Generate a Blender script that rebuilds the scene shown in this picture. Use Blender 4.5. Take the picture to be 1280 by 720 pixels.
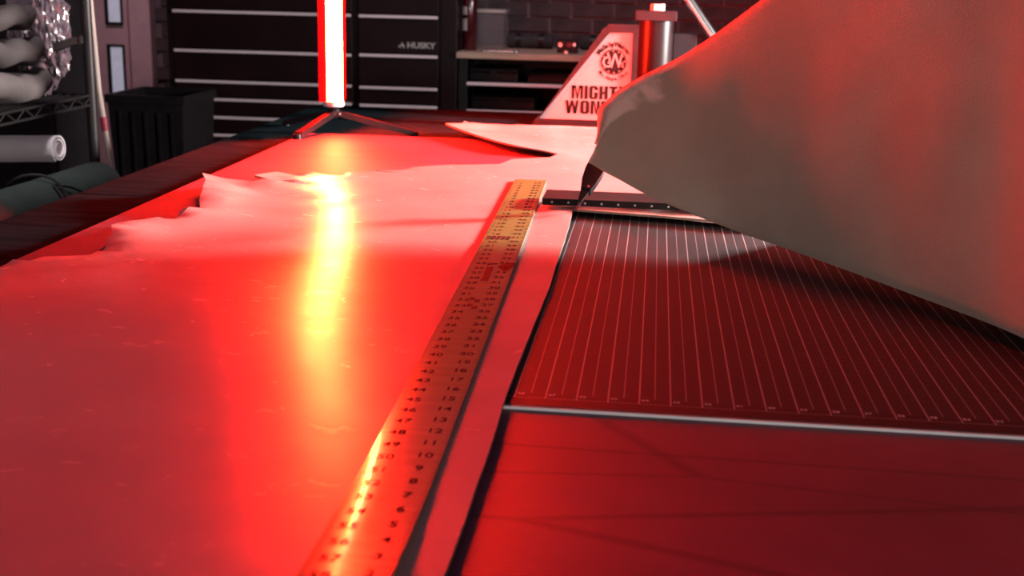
import bpy, bmesh, math, random
from mathutils import Vector, Matrix, noise
from mathutils.geometry import delaunay_2d_cdt

for o in list(bpy.data.objects):
    bpy.data.objects.remove(o)
SC = bpy.context.scene
COL = SC.collection
random.seed(7)

# ------------------------------------------------------------------ camera
F = 1550.0                       # focal length in pixels of a 1280 px wide frame
PITCH, ROLL, YAW = math.radians(14.2), math.radians(1.3), math.radians(6.3)
CAM = Vector((0, 0, 1.228))
_f0 = Vector((-math.sin(YAW), math.cos(YAW), 0))
_r0 = Vector((math.cos(YAW), math.sin(YAW), 0))
_u0 = Vector((0, 0, 1))
FW = _f0 * math.cos(PITCH) - _u0 * math.sin(PITCH)
_u = _u0 * math.cos(PITCH) + _f0 * math.sin(PITCH)
RT = _r0 * math.cos(ROLL) + _u * math.sin(ROLL)
UP = _u * math.cos(ROLL) - _r0 * math.sin(ROLL)
cd = bpy.data.cameras.new('camera')
cam = bpy.data.objects.new('camera', cd)
COL.objects.link(cam)
m = Matrix((RT, UP, -FW)).transposed().to_4x4()
m.translation = CAM
cam.matrix_world = m
cd.sensor_width = 36
cd.lens = F / 1280 * 36
cd.clip_start = 0.02
cd.dof.use_dof = True
cd.dof.focus_distance = 1.45
cd.dof.aperture_fstop = 10
SC.camera = cam

# ------------------------------------------------------------------ world, lamps, exposure
w = bpy.data.worlds.new('room_ambience')
SC.world = w
w.use_nodes = True
w.node_tree.nodes['Background'].inputs[0].default_value = (0.85, 0.55, 1.0, 1)
w.node_tree.nodes['Background'].inputs[1].default_value = 0.045


def area(name, loc, target, sx, sy, energy, color):
    d = bpy.data.lights.new(name, 'AREA')
    d.shape = 'RECTANGLE'
    d.size, d.size_y, d.energy, d.color = sx, sy, energy, color
    o = bpy.data.objects.new(name, d)
    COL.objects.link(o)
    o.location = loc
    o.rotation_euler = (Vector(target) - Vector(loc)).to_track_quat('-Z', 'Y').to_euler()
    return o


area('white_key_lamp', (1.18, 2.63, 1.26), (-0.3, 1.75, 0.92), 0.22, 0.22, 165, (1.0, 0.93, 0.88))
area('front_fill', (0.3, -2.0, 1.08), (0.0, 2.0, 1.08), 1.2, 0.3, 36, (1.0, 0.9, 0.86))  # fill added behind the camera to brighten the flap face
rack_fill = area('rack_fill_lamp', (-1.15, 1.95, 2.3), (-1.45, 2.5, 0.85), 0.3, 0.3, 1.7, (1.0, 0.88, 0.90))  # added fill that lifts the leather on the rack
door_fill = area('door_fill', (-2.2, 4.7, 2.3), (-2.45, 5.7, 0.75), 0.3, 0.2, 0.75, (1.0, 0.66, 0.74))  # extra fill put in to brighten the door and its frame
door_fill.data.spread = math.radians(60)
back_fill = area('back_fill_lamp', (-0.5, 4.0, 2.45), (-0.4, 5.6, 0.85), 0.6, 0.3, 2.2, (1.0, 0.82, 0.86))  # fill added for the bricks and drawer pulls
back_fill.data.spread = math.radians(75)
rack_fill.data.spread = math.radians(50)
TUBE_STRENGTH = 1500.0
SC.view_settings.view_transform = 'Standard'
SC.view_settings.look = 'None'
SC.view_settings.gamma = 1
SC.view_settings.exposure = 0.0
SC.view_settings.use_curve_mapping = False


# ------------------------------------------------------------------ helpers
def ray(px, py):
    return FW * F + RT * (px - 640) + UP * (360 - py)


def at(px, py, z=0.9):           # point of the photograph on the level plane z
    d = ray(px, py)
    return CAM + d * ((z - CAM.z) / d.z)


def aty(px, py, y):              # point of the photograph on the upright plane y
    d = ray(px, py)
    return CAM + d * (y / d.y)


def mat(name, col, rough=0.6, metal=0.0, var=0.15, scale=20, bump=0.0, bscale=200, spec=0.5,
        emit=None, strength=0, sheen=0.0, col2=None, stretch=None, trans=0.0, coat=0.0):
    mt = bpy.data.materials.new(name)
    mt.use_nodes = True
    nt = mt.node_tree
    b = nt.nodes['Principled BSDF']
    tc = nt.nodes.new('ShaderNodeTexCoord')
    src = tc.outputs['Object']
    if stretch:
        mp = nt.nodes.new('ShaderNodeMapping')
        mp.inputs['Scale'].default_value = stretch
        nt.links.new(src, mp.inputs[0])
        src = mp.outputs[0]
    n = nt.nodes.new('ShaderNodeTexNoise')
    n.inputs['Scale'].default_value = scale
    n.inputs['Detail'].default_value = 5
    nt.links.new(src, n.inputs['Vector'])
    r = nt.nodes.new('ShaderNodeValToRGB')
    r.color_ramp.elements[0].position = 0.35
    r.color_ramp.elements[1].position = 0.65
    lo = [c * (1 - var) for c in col]
    hi = col2 if col2 else [min(1, c * (1 + var)) for c in col]
    r.color_ramp.elements[0].color = (*lo, 1)
    r.color_ramp.elements[1].color = (*hi, 1)
    nt.links.new(n.outputs['Fac'], r.inputs[0])
    nt.links.new(r.outputs[0], b.inputs['Base Color'])
    b.inputs['Roughness'].default_value = rough
    b.inputs['Metallic'].default_value = metal
    b.inputs['Specular IOR Level'].default_value = spec
    b.inputs['Sheen Weight'].default_value = sheen
    b.inputs['Transmission Weight'].default_value = trans
    b.inputs['Coat Weight'].default_value = coat
    if emit:
        b.inputs['Emission Color'].default_value = (*emit, 1)
        b.inputs['Emission Strength'].default_value = strength
    if bump:
        n2 = nt.nodes.new('ShaderNodeTexNoise')
        n2.inputs['Scale'].default_value = bscale
        n2.inputs['Detail'].default_value = 3
        nt.links.new(src, n2.inputs['Vector'])
        bp = nt.nodes.new('ShaderNodeBump')
        bp.inputs['Strength'].default_value = bump
        bp.inputs['Distance'].default_value = 0.002
        nt.links.new(n2.outputs['Fac'], bp.inputs['Height'])
        nt.links.new(bp.outputs[0], b.inputs['Normal'])
    return mt


def tag(o, label=None, cat=None, group=None, kind=None):
    if label:
        o['label'] = label
    if cat:
        o['category'] = cat
    if group:
        o['group'] = group
    if kind:
        o['kind'] = kind
    return o


def thing(name, loc, label, cat, group=None):
    o = bpy.data.objects.new(name, None)
    COL.objects.link(o)
    o.location = loc
    o.empty_display_size = 0.05
    return tag(o, label, cat, group)


WORLD = {}                        # object -> its world location (no rotations are used on parents)


def wloc(o):
    p = Vector(o.location)
    while o.parent:
        o = o.parent
        p = p + Vector(o.location)
    return p


def link_bm(name, bm, mt, parent=None, smooth=False, origin=None, bevel=0.0, seg=2):
    """vertices of bm are world coordinates; origin is where the object's own origin goes"""
    if bevel:
        bmesh.ops.bevel(bm, geom=[e for e in bm.edges if len(e.link_faces) == 2 and e.calc_face_angle(0) > 0.6],
                        offset=bevel, segments=seg, profile=0.6, affect='EDGES')
    bmesh.ops.recalc_face_normals(bm, faces=bm.faces)
    base = Vector(origin) if origin is not None else (wloc(parent) if parent else Vector((0, 0, 0)))
    for v in bm.verts:
        v.co -= base
    me = bpy.data.meshes.new(name)
    for f in bm.faces:
        f.smooth = smooth
    bm.to_mesh(me)
    bm.free()
    if smooth:
        me.set_sharp_from_angle(angle=math.radians(40))
    me.materials.append(mt)
    o = bpy.data.objects.new(name, me)
    COL.objects.link(o)
    if parent:
        o.parent = parent
        o.location = base - wloc(parent)
    else:
        o.location = base
    return o


def add_box(bm, lo, hi, rotz=0.0):
    c = [(a + b) / 2 for a, b in zip(lo, hi)]
    s = [abs(b - a) for a, b in zip(lo, hi)]
    mtx = Matrix.Translation(c) @ Matrix.Rotation(rotz, 4, 'Z') @ Matrix.Diagonal((*s, 1))
    bmesh.ops.create_cube(bm, size=1, matrix=mtx)


def box(name, lo, hi, mt, parent=None, bevel=0.0, rotz=0.0, origin=None, seg=2):
    bm = bmesh.new()
    add_box(bm, lo, hi, rotz)
    return link_bm(name, bm, mt, parent, bevel=bevel, origin=origin, seg=seg)


def add_tube(bm, pts, radii, n=12, caps=True):
    pts = [Vector(p) for p in pts]
    if not isinstance(radii, (list, tuple)):
        radii = [radii] * len(pts)
    rings = []
    prev = None
    for i, p in enumerate(pts):
        t = (pts[min(i + 1, len(pts) - 1)] - pts[max(i - 1, 0)]).normalized()
        a = prev if prev else (Vector((1, 0, 0)) if abs(t.x) < 0.9 else Vector((0, 1, 0)))
        a = (a - t * a.dot(t)).normalized()
        prev = a
        b = t.cross(a)
        rings.append([bm.verts.new(p + (a * math.cos(k * 2 * math.pi / n) + b * math.sin(k * 2 * math.pi / n)) * radii[i])
                      for k in range(n)])
    for r0, r1 in zip(rings, rings[1:]):
        for k in range(n):
            bm.faces.new((r0[k], r0[(k + 1) % n], r1[(k + 1) % n], r1[k]))
    if caps:
        bm.faces.new(rings[0][::-1])
        bm.faces.new(rings[-1])


def tube(name, pts, radii, mt, parent=None, n=14, origin=None, caps=True):
    bm = bmesh.new()
    add_tube(bm, pts, radii, n, caps)
    return link_bm(name, bm, mt, parent, smooth=True, origin=origin)


def prism_xz(name, poly, y0, y1, mt, parent=None, bevel=0.0, holes=None, origin=None):
    """outline in the x-z plane extruded from y0 to y1; holes = one inner outline of as many points"""
    bm = bmesh.new()
    n = len(poly)
    if holes:
        ring = []
        for y in (y0, y1):
            ring.append(([bm.verts.new((x, y, z)) for x, z in poly], [bm.verts.new((x, y, z)) for x, z in holes]))
        for k in range(n):
            j = (k + 1) % n
            bm.faces.new((ring[0][0][k], ring[0][0][j], ring[0][1][j], ring[0][1][k]))
            bm.faces.new((ring[1][0][k], ring[1][1][k], ring[1][1][j], ring[1][0][j]))
            bm.faces.new((ring[0][0][k], ring[1][0][k], ring[1][0][j], ring[0][0][j]))
            bm.faces.new((ring[0][1][k], ring[0][1][j], ring[1][1][j], ring[1][1][k]))
    else:
        a = [bm.verts.new((x, y0, z)) for x, z in poly]
        b = [bm.verts.new((x, y1, z)) for x, z in poly]
        bm.faces.new(a)
        bm.faces.new(b[::-1])
        for k in range(n):
            j = (k + 1) % n
            bm.faces.new((a[k], b[k], b[j], a[j]))
    return link_bm(name, bm, mt, parent, bevel=bevel, origin=origin)


def text_mesh(bm, s, size, mtx, bold=0.0, sx=1.0, thick=0.0006, align='CENTER'):
    """append the letters of s (upright in local x-y) to bm under the matrix mtx"""
    cu = bpy.data.curves.new('letters', 'FONT')
    cu.body = s
    cu.size = size
    cu.offset = bold * size
    cu.extrude = thick
    cu.align_x = align
    cu.align_y = 'CENTER'
    cu.resolution_u = 3
    ob = bpy.data.objects.new('letters', cu)
    COL.objects.link(ob)
    dg = bpy.context.evaluated_depsgraph_get()
    me = bpy.data.meshes.new_from_object(ob.evaluated_get(dg))
    me.transform(mtx @ Matrix.Diagonal((sx, 1, 1, 1)))
    bm.from_mesh(me)
    bpy.data.meshes.remove(me)
    bpy.data.objects.remove(ob)
    bpy.data.curves.remove(cu)


def upright(x, y, z, rot=0.0):    # letters standing in a wall facing -y
    return Matrix.Translation((x, y, z)) @ Matrix.Rotation(math.pi / 2, 4, 'X') @ Matrix.Rotation(rot, 4, 'Z')


def flat(x, y, z, rot=0.0):
    return Matrix.Translation((x, y, z)) @ Matrix.Rotation(rot, 4, 'Z')


def smoothstep(a, b, x):
    t = max(0.0, min(1.0, (x - a) / (b - a)))
    return t * t * (3 - 2 * t)


# ------------------------------------------------------------------ materials
M = {
    'floor': mat('concrete', (0.10, 0.09, 0.09), 0.8, scale=6),
    'mortar': mat('mortar', (0.20, 0.15, 0.16), 0.95, bump=0.5, bscale=120),
    'wall': mat('painted_wall', (0.36, 0.30, 0.30), 0.8),
    'frame_w': mat('white_paint', (0.80, 0.55, 0.58), 0.5, var=0.05),
    'glass_lit': mat('frosted_daylight_pane', (0.5, 0.5, 0.55), 0.3, emit=(0.62, 0.62, 0.78), strength=0.38),
    'table': mat('dark_bench_top', (0.012, 0.019, 0.023), 0.8, var=0.25, scale=8, bump=0.2, bscale=300, stretch=(1, 6, 1), spec=0.0),
    'bar': mat('matt_black_bar', (0.016, 0.016, 0.017), 0.8, var=0.15, spec=0.04),
    'steel_dark': mat('black_steel', (0.014, 0.012, 0.014), 0.5, var=0.2, spec=0.25),
    'plastic': mat('black_plastic', (0.010, 0.008, 0.010), 0.4, var=0.2, spec=0.25),
    'black_gloss': mat('black_gloss_paint', (0.014, 0.0045, 0.006), 0.35, spec=0.3, var=0.2, scale=5),
    'pull': mat('brushed_aluminium', (0.86, 0.72, 0.76), 0.5, metal=0.2, var=0.06, scale=30, stretch=(1, 20, 20)),
    'chrome': mat('polished_steel', (0.7, 0.7, 0.72), 0.22, metal=1.0, var=0.04),
    'wood': mat('pale_wood', (0.46, 0.31, 0.24), 0.6, scale=10, stretch=(1, 12, 12)),
    'sign': mat('white_sign_face', (0.50, 0.37, 0.37), 0.5, var=0.03, scale=60),
    'sign_frame': mat('black_powder_coat', (0.028, 0.018, 0.022), 0.6, spec=0.2, var=0.12, bump=0.3, bscale=500),
    'ink': mat('black_print', (0.025, 0.02, 0.02), 0.8, spec=0.05),
    'pale_print': mat('pale_print', (0.42, 0.37, 0.37), 0.6),
    'mat_print': mat('grey_print', (0.42, 0.40, 0.41), 0.7),
    'wire': mat('black_wire', (0.012, 0.010, 0.011), 0.45, spec=0.3),
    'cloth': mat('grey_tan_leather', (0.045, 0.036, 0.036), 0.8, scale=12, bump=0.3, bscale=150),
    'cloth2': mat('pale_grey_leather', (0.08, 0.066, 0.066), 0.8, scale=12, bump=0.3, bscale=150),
    'white_roll': mat('white_leather', (0.82, 0.76, 0.80), 0.7, var=0.06, scale=8),
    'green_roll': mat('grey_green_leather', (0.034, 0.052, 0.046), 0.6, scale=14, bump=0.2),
    'dark_cloth': mat('dark_fabric', (0.03, 0.028, 0.032), 0.85),
    'cord': mat('black_cord', (0.012, 0.012, 0.012), 0.7),
    'pole': mat('pale_pole', (0.52, 0.40, 0.36), 0.6, scale=8, stretch=(10, 10, 1)),
    'red_tape': mat('red_tape', (0.35, 0.03, 0.06), 0.5),
    'red_plastic': mat('dark_red_plastic', (0.35, 0.02, 0.04), 0.5),
    'label_grey': mat('grey_label', (0.45, 0.38, 0.37), 0.6),
    'edge_strip': mat('pale_mat_edge', (0.62, 0.60, 0.60), 0.45, var=0.06),
    'clear': mat('clear_plastic', (0.30, 0.26, 0.28), 0.12, var=0.02),
    'cap': mat('white_end_cap', (0.85, 0.75, 0.76), 0.35, var=0.03),
}


def brick_mat():
    mt = mat('fired_brick', (0.080, 0.058, 0.062), 0.9, var=0.3, scale=14, bump=0.6, bscale=160)
    return mt


M['brick'] = brick_mat()
M['clear'].node_tree.nodes['Principled BSDF'].inputs['Alpha'].default_value = 0.13


def hide_mat():
    """smooth veg-tan leather: pores, faint creases and a soft glaze"""
    mt = mat('tan_leather', (0.66, 0.395, 0.375), 0.36, var=0.06, scale=9, spec=0.5)
    nt = mt.node_tree
    b = nt.nodes['Principled BSDF']
    tc = nt.nodes['Texture Coordinate']
    mp = nt.nodes.new('ShaderNodeMapping')
    mp.inputs['Scale'].default_value = (1, 1.5, 1)
    nt.links.new(tc.outputs['Object'], mp.inputs[0])
    n1 = nt.nodes.new('ShaderNodeTexNoise')
    n1.inputs['Scale'].default_value = 30
    n1.inputs['Detail'].default_value = 3
    n1.inputs['Distortion'].default_value = 1.2
    nt.links.new(mp.outputs[0], n1.inputs['Vector'])
    n2 = nt.nodes.new('ShaderNodeTexNoise')
    n2.inputs['Scale'].default_value = 500
    nt.links.new(tc.outputs['Object'], n2.inputs['Vector'])
    b1 = nt.nodes.new('ShaderNodeBump')
    b1.inputs['Strength'].default_value = 0.012
    b1.inputs['Distance'].default_value = 0.006
    nt.links.new(n1.outputs['Fac'], b1.inputs['Height'])
    b2 = nt.nodes.new('ShaderNodeBump')
    b2.inputs['Strength'].default_value = 0.06
    b2.inputs['Distance'].default_value = 0.001
    nt.links.new(n2.outputs['Fac'], b2.inputs['Height'])
    nt.links.new(b1.outputs[0], b2.inputs['Normal'])
    nt.links.new(b2.outputs[0], b.inputs['Normal'])
    rr = nt.nodes.new('ShaderNodeMapRange')
    rr.inputs['To Min'].default_value = 0.17
    rr.inputs['To Max'].default_value = 0.32
    nt.links.new(n1.outputs['Fac'], rr.inputs['Value'])
    nt.links.new(rr.outputs[0], b.inputs['Roughness'])
    return mt


M['hide'] = hide_mat()


def board_mat():
    """dark poly cutting board with dark knife scuffs"""
    mt = mat('dark_cutting_board', (0.15, 0.038, 0.07), 0.5, var=0.22, scale=7, bump=0.12, bscale=350, spec=0.5)
    nt = mt.node_tree
    b = nt.nodes['Principled BSDF']
    tc = nt.nodes['Texture Coordinate']
    old = b.inputs['Base Color'].links[0].from_socket
    fac = None
    for rot, sc, ps in ((0.45, 2.3, 0.0), (-0.12, 3.1, 4.0), (-0.35, 1.7, 9.0)):
        mp = nt.nodes.new('ShaderNodeMapping')
        mp.inputs['Rotation'].default_value = (0, 0, -rot)
        mp.inputs['Scale'].default_value = (0.22, 1, 1)
        mp.inputs['Location'].default_value = (ps, ps * 0.37, 0)
        nt.links.new(tc.outputs['Object'], mp.inputs[0])
        v = nt.nodes.new('ShaderNodeTexVoronoi')
        v.feature = 'DISTANCE_TO_EDGE'
        v.inputs['Scale'].default_value = sc
        nt.links.new(mp.outputs[0], v.inputs['Vector'])
        r = nt.nodes.new('ShaderNodeMapRange')
        r.inputs['From Max'].default_value = 0.007
        r.inputs['To Min'].default_value = 0.5
        r.inputs['To Max'].default_value = 1.0
        nt.links.new(v.outputs['Distance'], r.inputs['Value'])
        if fac is None:
            fac = r.outputs[0]
        else:
            mm = nt.nodes.new('ShaderNodeMath')
            mm.operation = 'MULTIPLY'
            nt.links.new(fac, mm.inputs[0])
            nt.links.new(r.outputs[0], mm.inputs[1])
            fac = mm.outputs[0]
    mx = nt.nodes.new('ShaderNodeVectorMath')
    mx.operation = 'SCALE'
    nt.links.new(old, mx.inputs[0])
    nt.links.new(fac, mx.inputs['Scale'])
    nt.links.new(mx.outputs[0], b.inputs['Base Color'])
    return mt


M['board'] = board_mat()


def grid_mat(x0, y0, step):
    """black self-healing mat with a printed grid: lines every half and whole step"""
    mt = bpy.data.materials.new('printed_grid_mat')
    mt.use_nodes = True
    nt = mt.node_tree
    b = nt.nodes['Principled BSDF']
    b.inputs['Roughness'].default_value = 0.55
    b.inputs['Specular IOR Level'].default_value = 0.18
    g = nt.nodes.new('ShaderNodeNewGeometry')
    sp = nt.nodes.new('ShaderNodeSeparateXYZ')
    nt.links.new(g.outputs['Position'], sp.inputs[0])

    def mth(op, a, c=None, d=None):
        n = nt.nodes.new('ShaderNodeMath')
        n.operation = op
        for k, v in enumerate((a, c, d)):
            if v is None:
                continue
            if isinstance(v, (int, float)):
                n.inputs[k].default_value = v
            else:
                nt.links.new(v, n.inputs[k])
        return n.outputs[0]

    def line(coord, origin, pitch, half):
        t = mth('DIVIDE', mth('SUBTRACT', coord, origin), pitch)
        fr = mth('ABSOLUTE', mth('SUBTRACT', t, mth('ROUND', t)))
        return mth('LESS_THAN', fr, half / pitch)

    X, Y = sp.outputs['X'], sp.outputs['Y']
    major_x = mth('MULTIPLY', line(X, x0, step, 0.0006), mth('GREATER_THAN', Y, y0))
    half_x = mth('MULTIPLY', line(X, x0, step / 2, 0.00042), mth('GREATER_THAN', Y, y0 + 0.012))
    row = mth('MULTIPLY', line(Y, y0, step / 4, 0.00035), mth('GREATER_THAN', Y, y0 + 0.012))
    tick = mth('MULTIPLY', line(X, x0, step / 8, 0.0003),
               mth('MULTIPLY', mth('GREATER_THAN', Y, y0), mth('LESS_THAN', Y, y0 + 0.0025)))
    border = mth('COMPARE', Y, y0, 0.0005)
    f = mth('MAXIMUM', mth('MULTIPLY', major_x, 0.85), mth('MULTIPLY', half_x, 0.62))
    f = mth('MAXIMUM', f, mth('MULTIPLY', row, 0.22))
    f = mth('MAXIMUM', f, mth('MULTIPLY', tick, 0.4))
    f = mth('MAXIMUM', f, mth('MULTIPLY', border, 0.4))
    n = nt.nodes.new('ShaderNodeTexNoise')
    n.inputs['Scale'].default_value = 9
    n.inputs['Detail'].default_value = 6
    nt.links.new(g.outputs['Position'], n.inputs['Vector'])
    mr = nt.nodes.new('ShaderNodeMapRange')
    mr.inputs['To Min'].default_value = 0.016
    mr.inputs['To Max'].default_value = 0.028
    nt.links.new(n.outputs['Fac'], mr.inputs['Value'])
    mx = nt.nodes.new('ShaderNodeMix')
    mx.data_type = 'RGBA'
    nt.links.new(f, mx.inputs['Factor'])
    tint = nt.nodes.new('ShaderNodeVectorMath')
    tint.operation = 'MULTIPLY'
    nt.links.new(mr.outputs[0], tint.inputs[0])
    tint.inputs[1].default_value = (1.05, 0.75, 0.95)
    nt.links.new(tint.outputs[0], mx.inputs[6])
    mx.inputs[7].default_value = (0.36, 0.35, 0.36, 1)
    nt.links.new(mx.outputs[2], b.inputs['Base Color'])
    return mt


def suede_mat():
    """rough flesh side: brown suede with lighter scuffed patches"""
    mt = mat('brown_suede', (0.31, 0.255, 0.20), 0.95, var=0.10, scale=7, col2=(0.345, 0.29, 0.23), spec=0.1, sheen=0.15)
    nt = mt.node_tree
    b = nt.nodes['Principled BSDF']
    tc = nt.nodes['Texture Coordinate']
    old = b.inputs['Base Color'].links[0].from_socket
    at_ = nt.nodes.new('ShaderNodeAttribute')
    at_.attribute_name = 'scuff'
    n = nt.nodes.new('ShaderNodeTexNoise')
    n.inputs['Scale'].default_value = 13
    n.inputs['Detail'].default_value = 5
    n.inputs['Distortion'].default_value = 0.6
    nt.links.new(tc.outputs['Object'], n.inputs['Vector'])
    mm = nt.nodes.new('ShaderNodeMath')
    mm.operation = 'MULTIPLY'
    nt.links.new(n.outputs['Fac'], mm.inputs[0])
    nt.links.new(at_.outputs['Fac'], mm.inputs[1])
    r = nt.nodes.new('ShaderNodeMapRange')
    r.inputs['From Min'].default_value = 0.38
    r.inputs['From Max'].default_value = 0.46
    nt.links.new(mm.outputs[0], r.inputs['Value'])
    mx = nt.nodes.new('ShaderNodeMix')
    mx.data_type = 'RGBA'
    nt.links.new(r.outputs[0], mx.inputs['Factor'])
    nt.links.new(old, mx.inputs[6])
    mx.inputs[7].default_value = (0.58, 0.46, 0.39, 1)
    nt.links.new(mx.outputs[2], b.inputs['Base Color'])
    n2 = nt.nodes.new('ShaderNodeTexNoise')
    n2.inputs['Scale'].default_value = 420
    n2.inputs['Detail'].default_value = 4
    nt.links.new(tc.outputs['Object'], n2.inputs['Vector'])
    bp = nt.nodes.new('ShaderNodeBump')
    bp.inputs['Strength'].default_value = 0.35
    bp.inputs['Distance'].default_value = 0.002
    nt.links.new(n2.outputs['Fac'], bp.inputs['Height'])
    nt.links.new(bp.outputs[0], b.inputs['Normal'])
    return mt


M['suede'] = suede_mat()
M['ruler'] = mat('yellow_anodised_metal', (0.38, 0.38, 0.11), 0.17, metal=0.0, var=0.08, scale=25, bump=0.05, bscale=30,
                 stretch=(1, 7, 1), spec=0.9, coat=0.5)
M['ruler_edge'] = mat('worn_ruler_edge', (0.22, 0.16, 0.11), 0.5)
M['edge_hide'] = mat('raw_leather_edge', (0.22, 0.15, 0.12), 0.9)
M['tube'] = mat('glowing_tube', (0.9, 0.3, 0.3), 0.4, emit=(1.0, 0.013, 0.0026), strength=TUBE_STRENGTH)

# ------------------------------------------------------------------ the room
fl = box('floor', (-4.2, -2.5, -0.1), (3.6, 6.0, 0.0), M['floor'])
tag(fl, kind='structure')
WY = 5.72
wall = box('wall_back', (-4.2, WY, 0), (3.6, WY + 0.2, 2.6), M['mortar'])
tag(wall, kind='structure')
wl = box('wall_left', (-4.3, -2.5, 0), (-4.2, WY + 0.2, 2.6), M['wall'])
tag(wl, kind='structure')

# bricks of the back wall: the strip right of the tool chest and the one beside the door
PX, PZ = 0.1925, 0.0683
BW, BH = 0.1815, 0.0573
zj = aty(660, 20.6, WY).z
xj = aty(661, 12, WY).x
brick_meshes = []
for k in range(4):
    bm = bmesh.new()
    add_box(bm, (-BW / 2, -0.012, -BH / 2), (BW / 2, 0.02, BH / 2))
    for v in bm.verts:
        v.co += Vector((random.uniform(-1, 1) * 0.0022, random.uniform(-1, 1) * 0.002, random.uniform(-1, 1) * 0.002))
    bmesh.ops.recalc_face_normals(bm, faces=bm.faces)
    me = bpy.data.meshes.new('brick')
    bm.to_mesh(me)
    bm.free()
    me.materials.append(M['brick'])
    brick_meshes.append(me)


def brick(x, z):
    o = bpy.data.objects.new('brick', random.choice(brick_meshes))
    COL.objects.link(o)
    o.parent = wall
    o.location = (x, WY + random.uniform(-0.002, 0.002), z)


for row in range(-6, 7):
    zc = zj + PZ * 0.5 + row * PZ
    off = 0 if row % 2 == 0 else PX / 2
    for c in range(-4, 14):
        x = xj + off + PX * 0.5 + c * PX
        if -0.95 < x < 1.75:
            brick(x, zc)
    for c in range(-14, -2):
        x = xj + off + PX * 0.5 + c * PX
        if -2.36 < x < -1.9:
            brick(x, zc)

# door at the left with narrow lit panes
DX0, DX1 = -3.15, -2.44
frame_x1 = aty(196, 50, WY).x
dr = box('door_1', (DX0, WY - 0.05, 0), (aty(166, 50, WY).x, WY - 0.005, 2.05), M['frame_w'], bevel=0.004)
tag(dr, kind='structure')
tr = box('trim_1', (aty(170, 50, WY).x, WY - 0.07, 0), (frame_x1, WY - 0.005, 2.15), M['frame_w'], bevel=0.004)
tag(tr, kind='structure')
tr2 = box('trim_2', (DX0 - 0.16, WY - 0.07, 0), (DX0 - 0.02, WY - 0.005, 2.15), M['frame_w'], bevel=0.004)
tag(tr2, kind='structure')
sx0, sx1 = aty(146, 90, WY).x, aty(161, 90, WY).x
for z0, z1 in ((aty(150, 116, WY).z, aty(150, 58, WY).z), (aty(150, 27, WY).z, aty(150, -31, WY).z), (aty(150, -62, WY).z, aty(150, -120, WY).z)):
    g = bmesh.new()
    for lo, hi in (((sx0 - 0.016, z0 - 0.012), (sx0, z1 + 0.012)), ((sx1, z0 - 0.012), (sx1 + 0.008, z1 + 0.012)),
                   ((sx0, z0 - 0.012), (sx1, z0)), ((sx0, z1), (sx1, z1 + 0.012))):
        add_box(g, (lo[0], WY - 0.062, lo[1]), (hi[0], WY - 0.045, hi[1]))
    fr = link_bm('pane_frame', g, M['plastic'], dr)
    box('pane', (sx0, WY - 0.055, z0), (sx1, WY - 0.048, z1), M['glass_lit'], fr)

# ------------------------------------------------------------------ workbench
T_TOP, B_TOP, M_TOP = 0.889, 0.897, 0.900
bench = thing('workbench', (0.2, 1.3, 0), 'long dark workbench that carries the hide, the glowing tube and the white sign', 'workbench')
SEAM = 1.785
XL = -0.872
box('top_board', (XL, -0.15, T_TOP - 0.04), (1.35, SEAM - 0.003, T_TOP), M['table'], bench, bevel=0.003)
box('top_board', (XL, SEAM + 0.003, T_TOP - 0.04), (1.35, 3.15, T_TOP - 0.001), M['table'], bench, bevel=0.003)
for x in (-0.78, 1.25):
    for y in (-0.05, 1.5, 3.05):
        box('leg', (x - 0.04, y - 0.04, 0.0), (x + 0.04, y + 0.04, T_TOP - 0.04), M['steel_dark'], bench, bevel=0.004)
box('apron', (-0.80, -0.07, 0.76), (-0.765, 3.07, T_TOP - 0.04), M['steel_dark'], bench)
box('apron', (1.24, -0.07, 0.76), (1.27, 3.07, T_TOP - 0.04), M['steel_dark'], bench)

bd = box('cutting_board', (-0.722, -0.1, T_TOP), (1.25, 2.53, B_TOP), M['board'], bevel=0.002)
tag(bd, 'large dark scuffed cutting board lying under the hide and the grid mat', 'board')

GX0, GY0, GS = -0.0995, 0.9365, 0.0249
gm = thing('cutting_mat', (0.4, 1.35, B_TOP), 'black self-healing cutting mat with printed white grid right of the ruler', 'cutting mat')
box('mat_sheet', (-0.18, 0.9185, B_TOP), (1.0, 2.05, M_TOP), grid_mat(GX0, GY0, GS), gm)
es = box('edge_strip', (-0.18, 0.9145, B_TOP), (1.0, 0.9185, M_TOP - 0.0004), M['edge_strip'], gm, bevel=0.0006)
es['label'] = 'pale bevelled near edge of the mat'
nb = bmesh.new()
for k in range(0, 40):
    text_mesh(nb, str(48 - k), 0.0062, flat(GX0 + 0.0045 + k * GS, GY0 + 0.0085, M_TOP + 0.00005), bold=0.01, thick=0.0001)
nb_o = link_bm('printed_numerals', nb, M['mat_print'], gm)
tag(nb_o, 'pale printed numerals along the near edge', kind='stuff')

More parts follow.
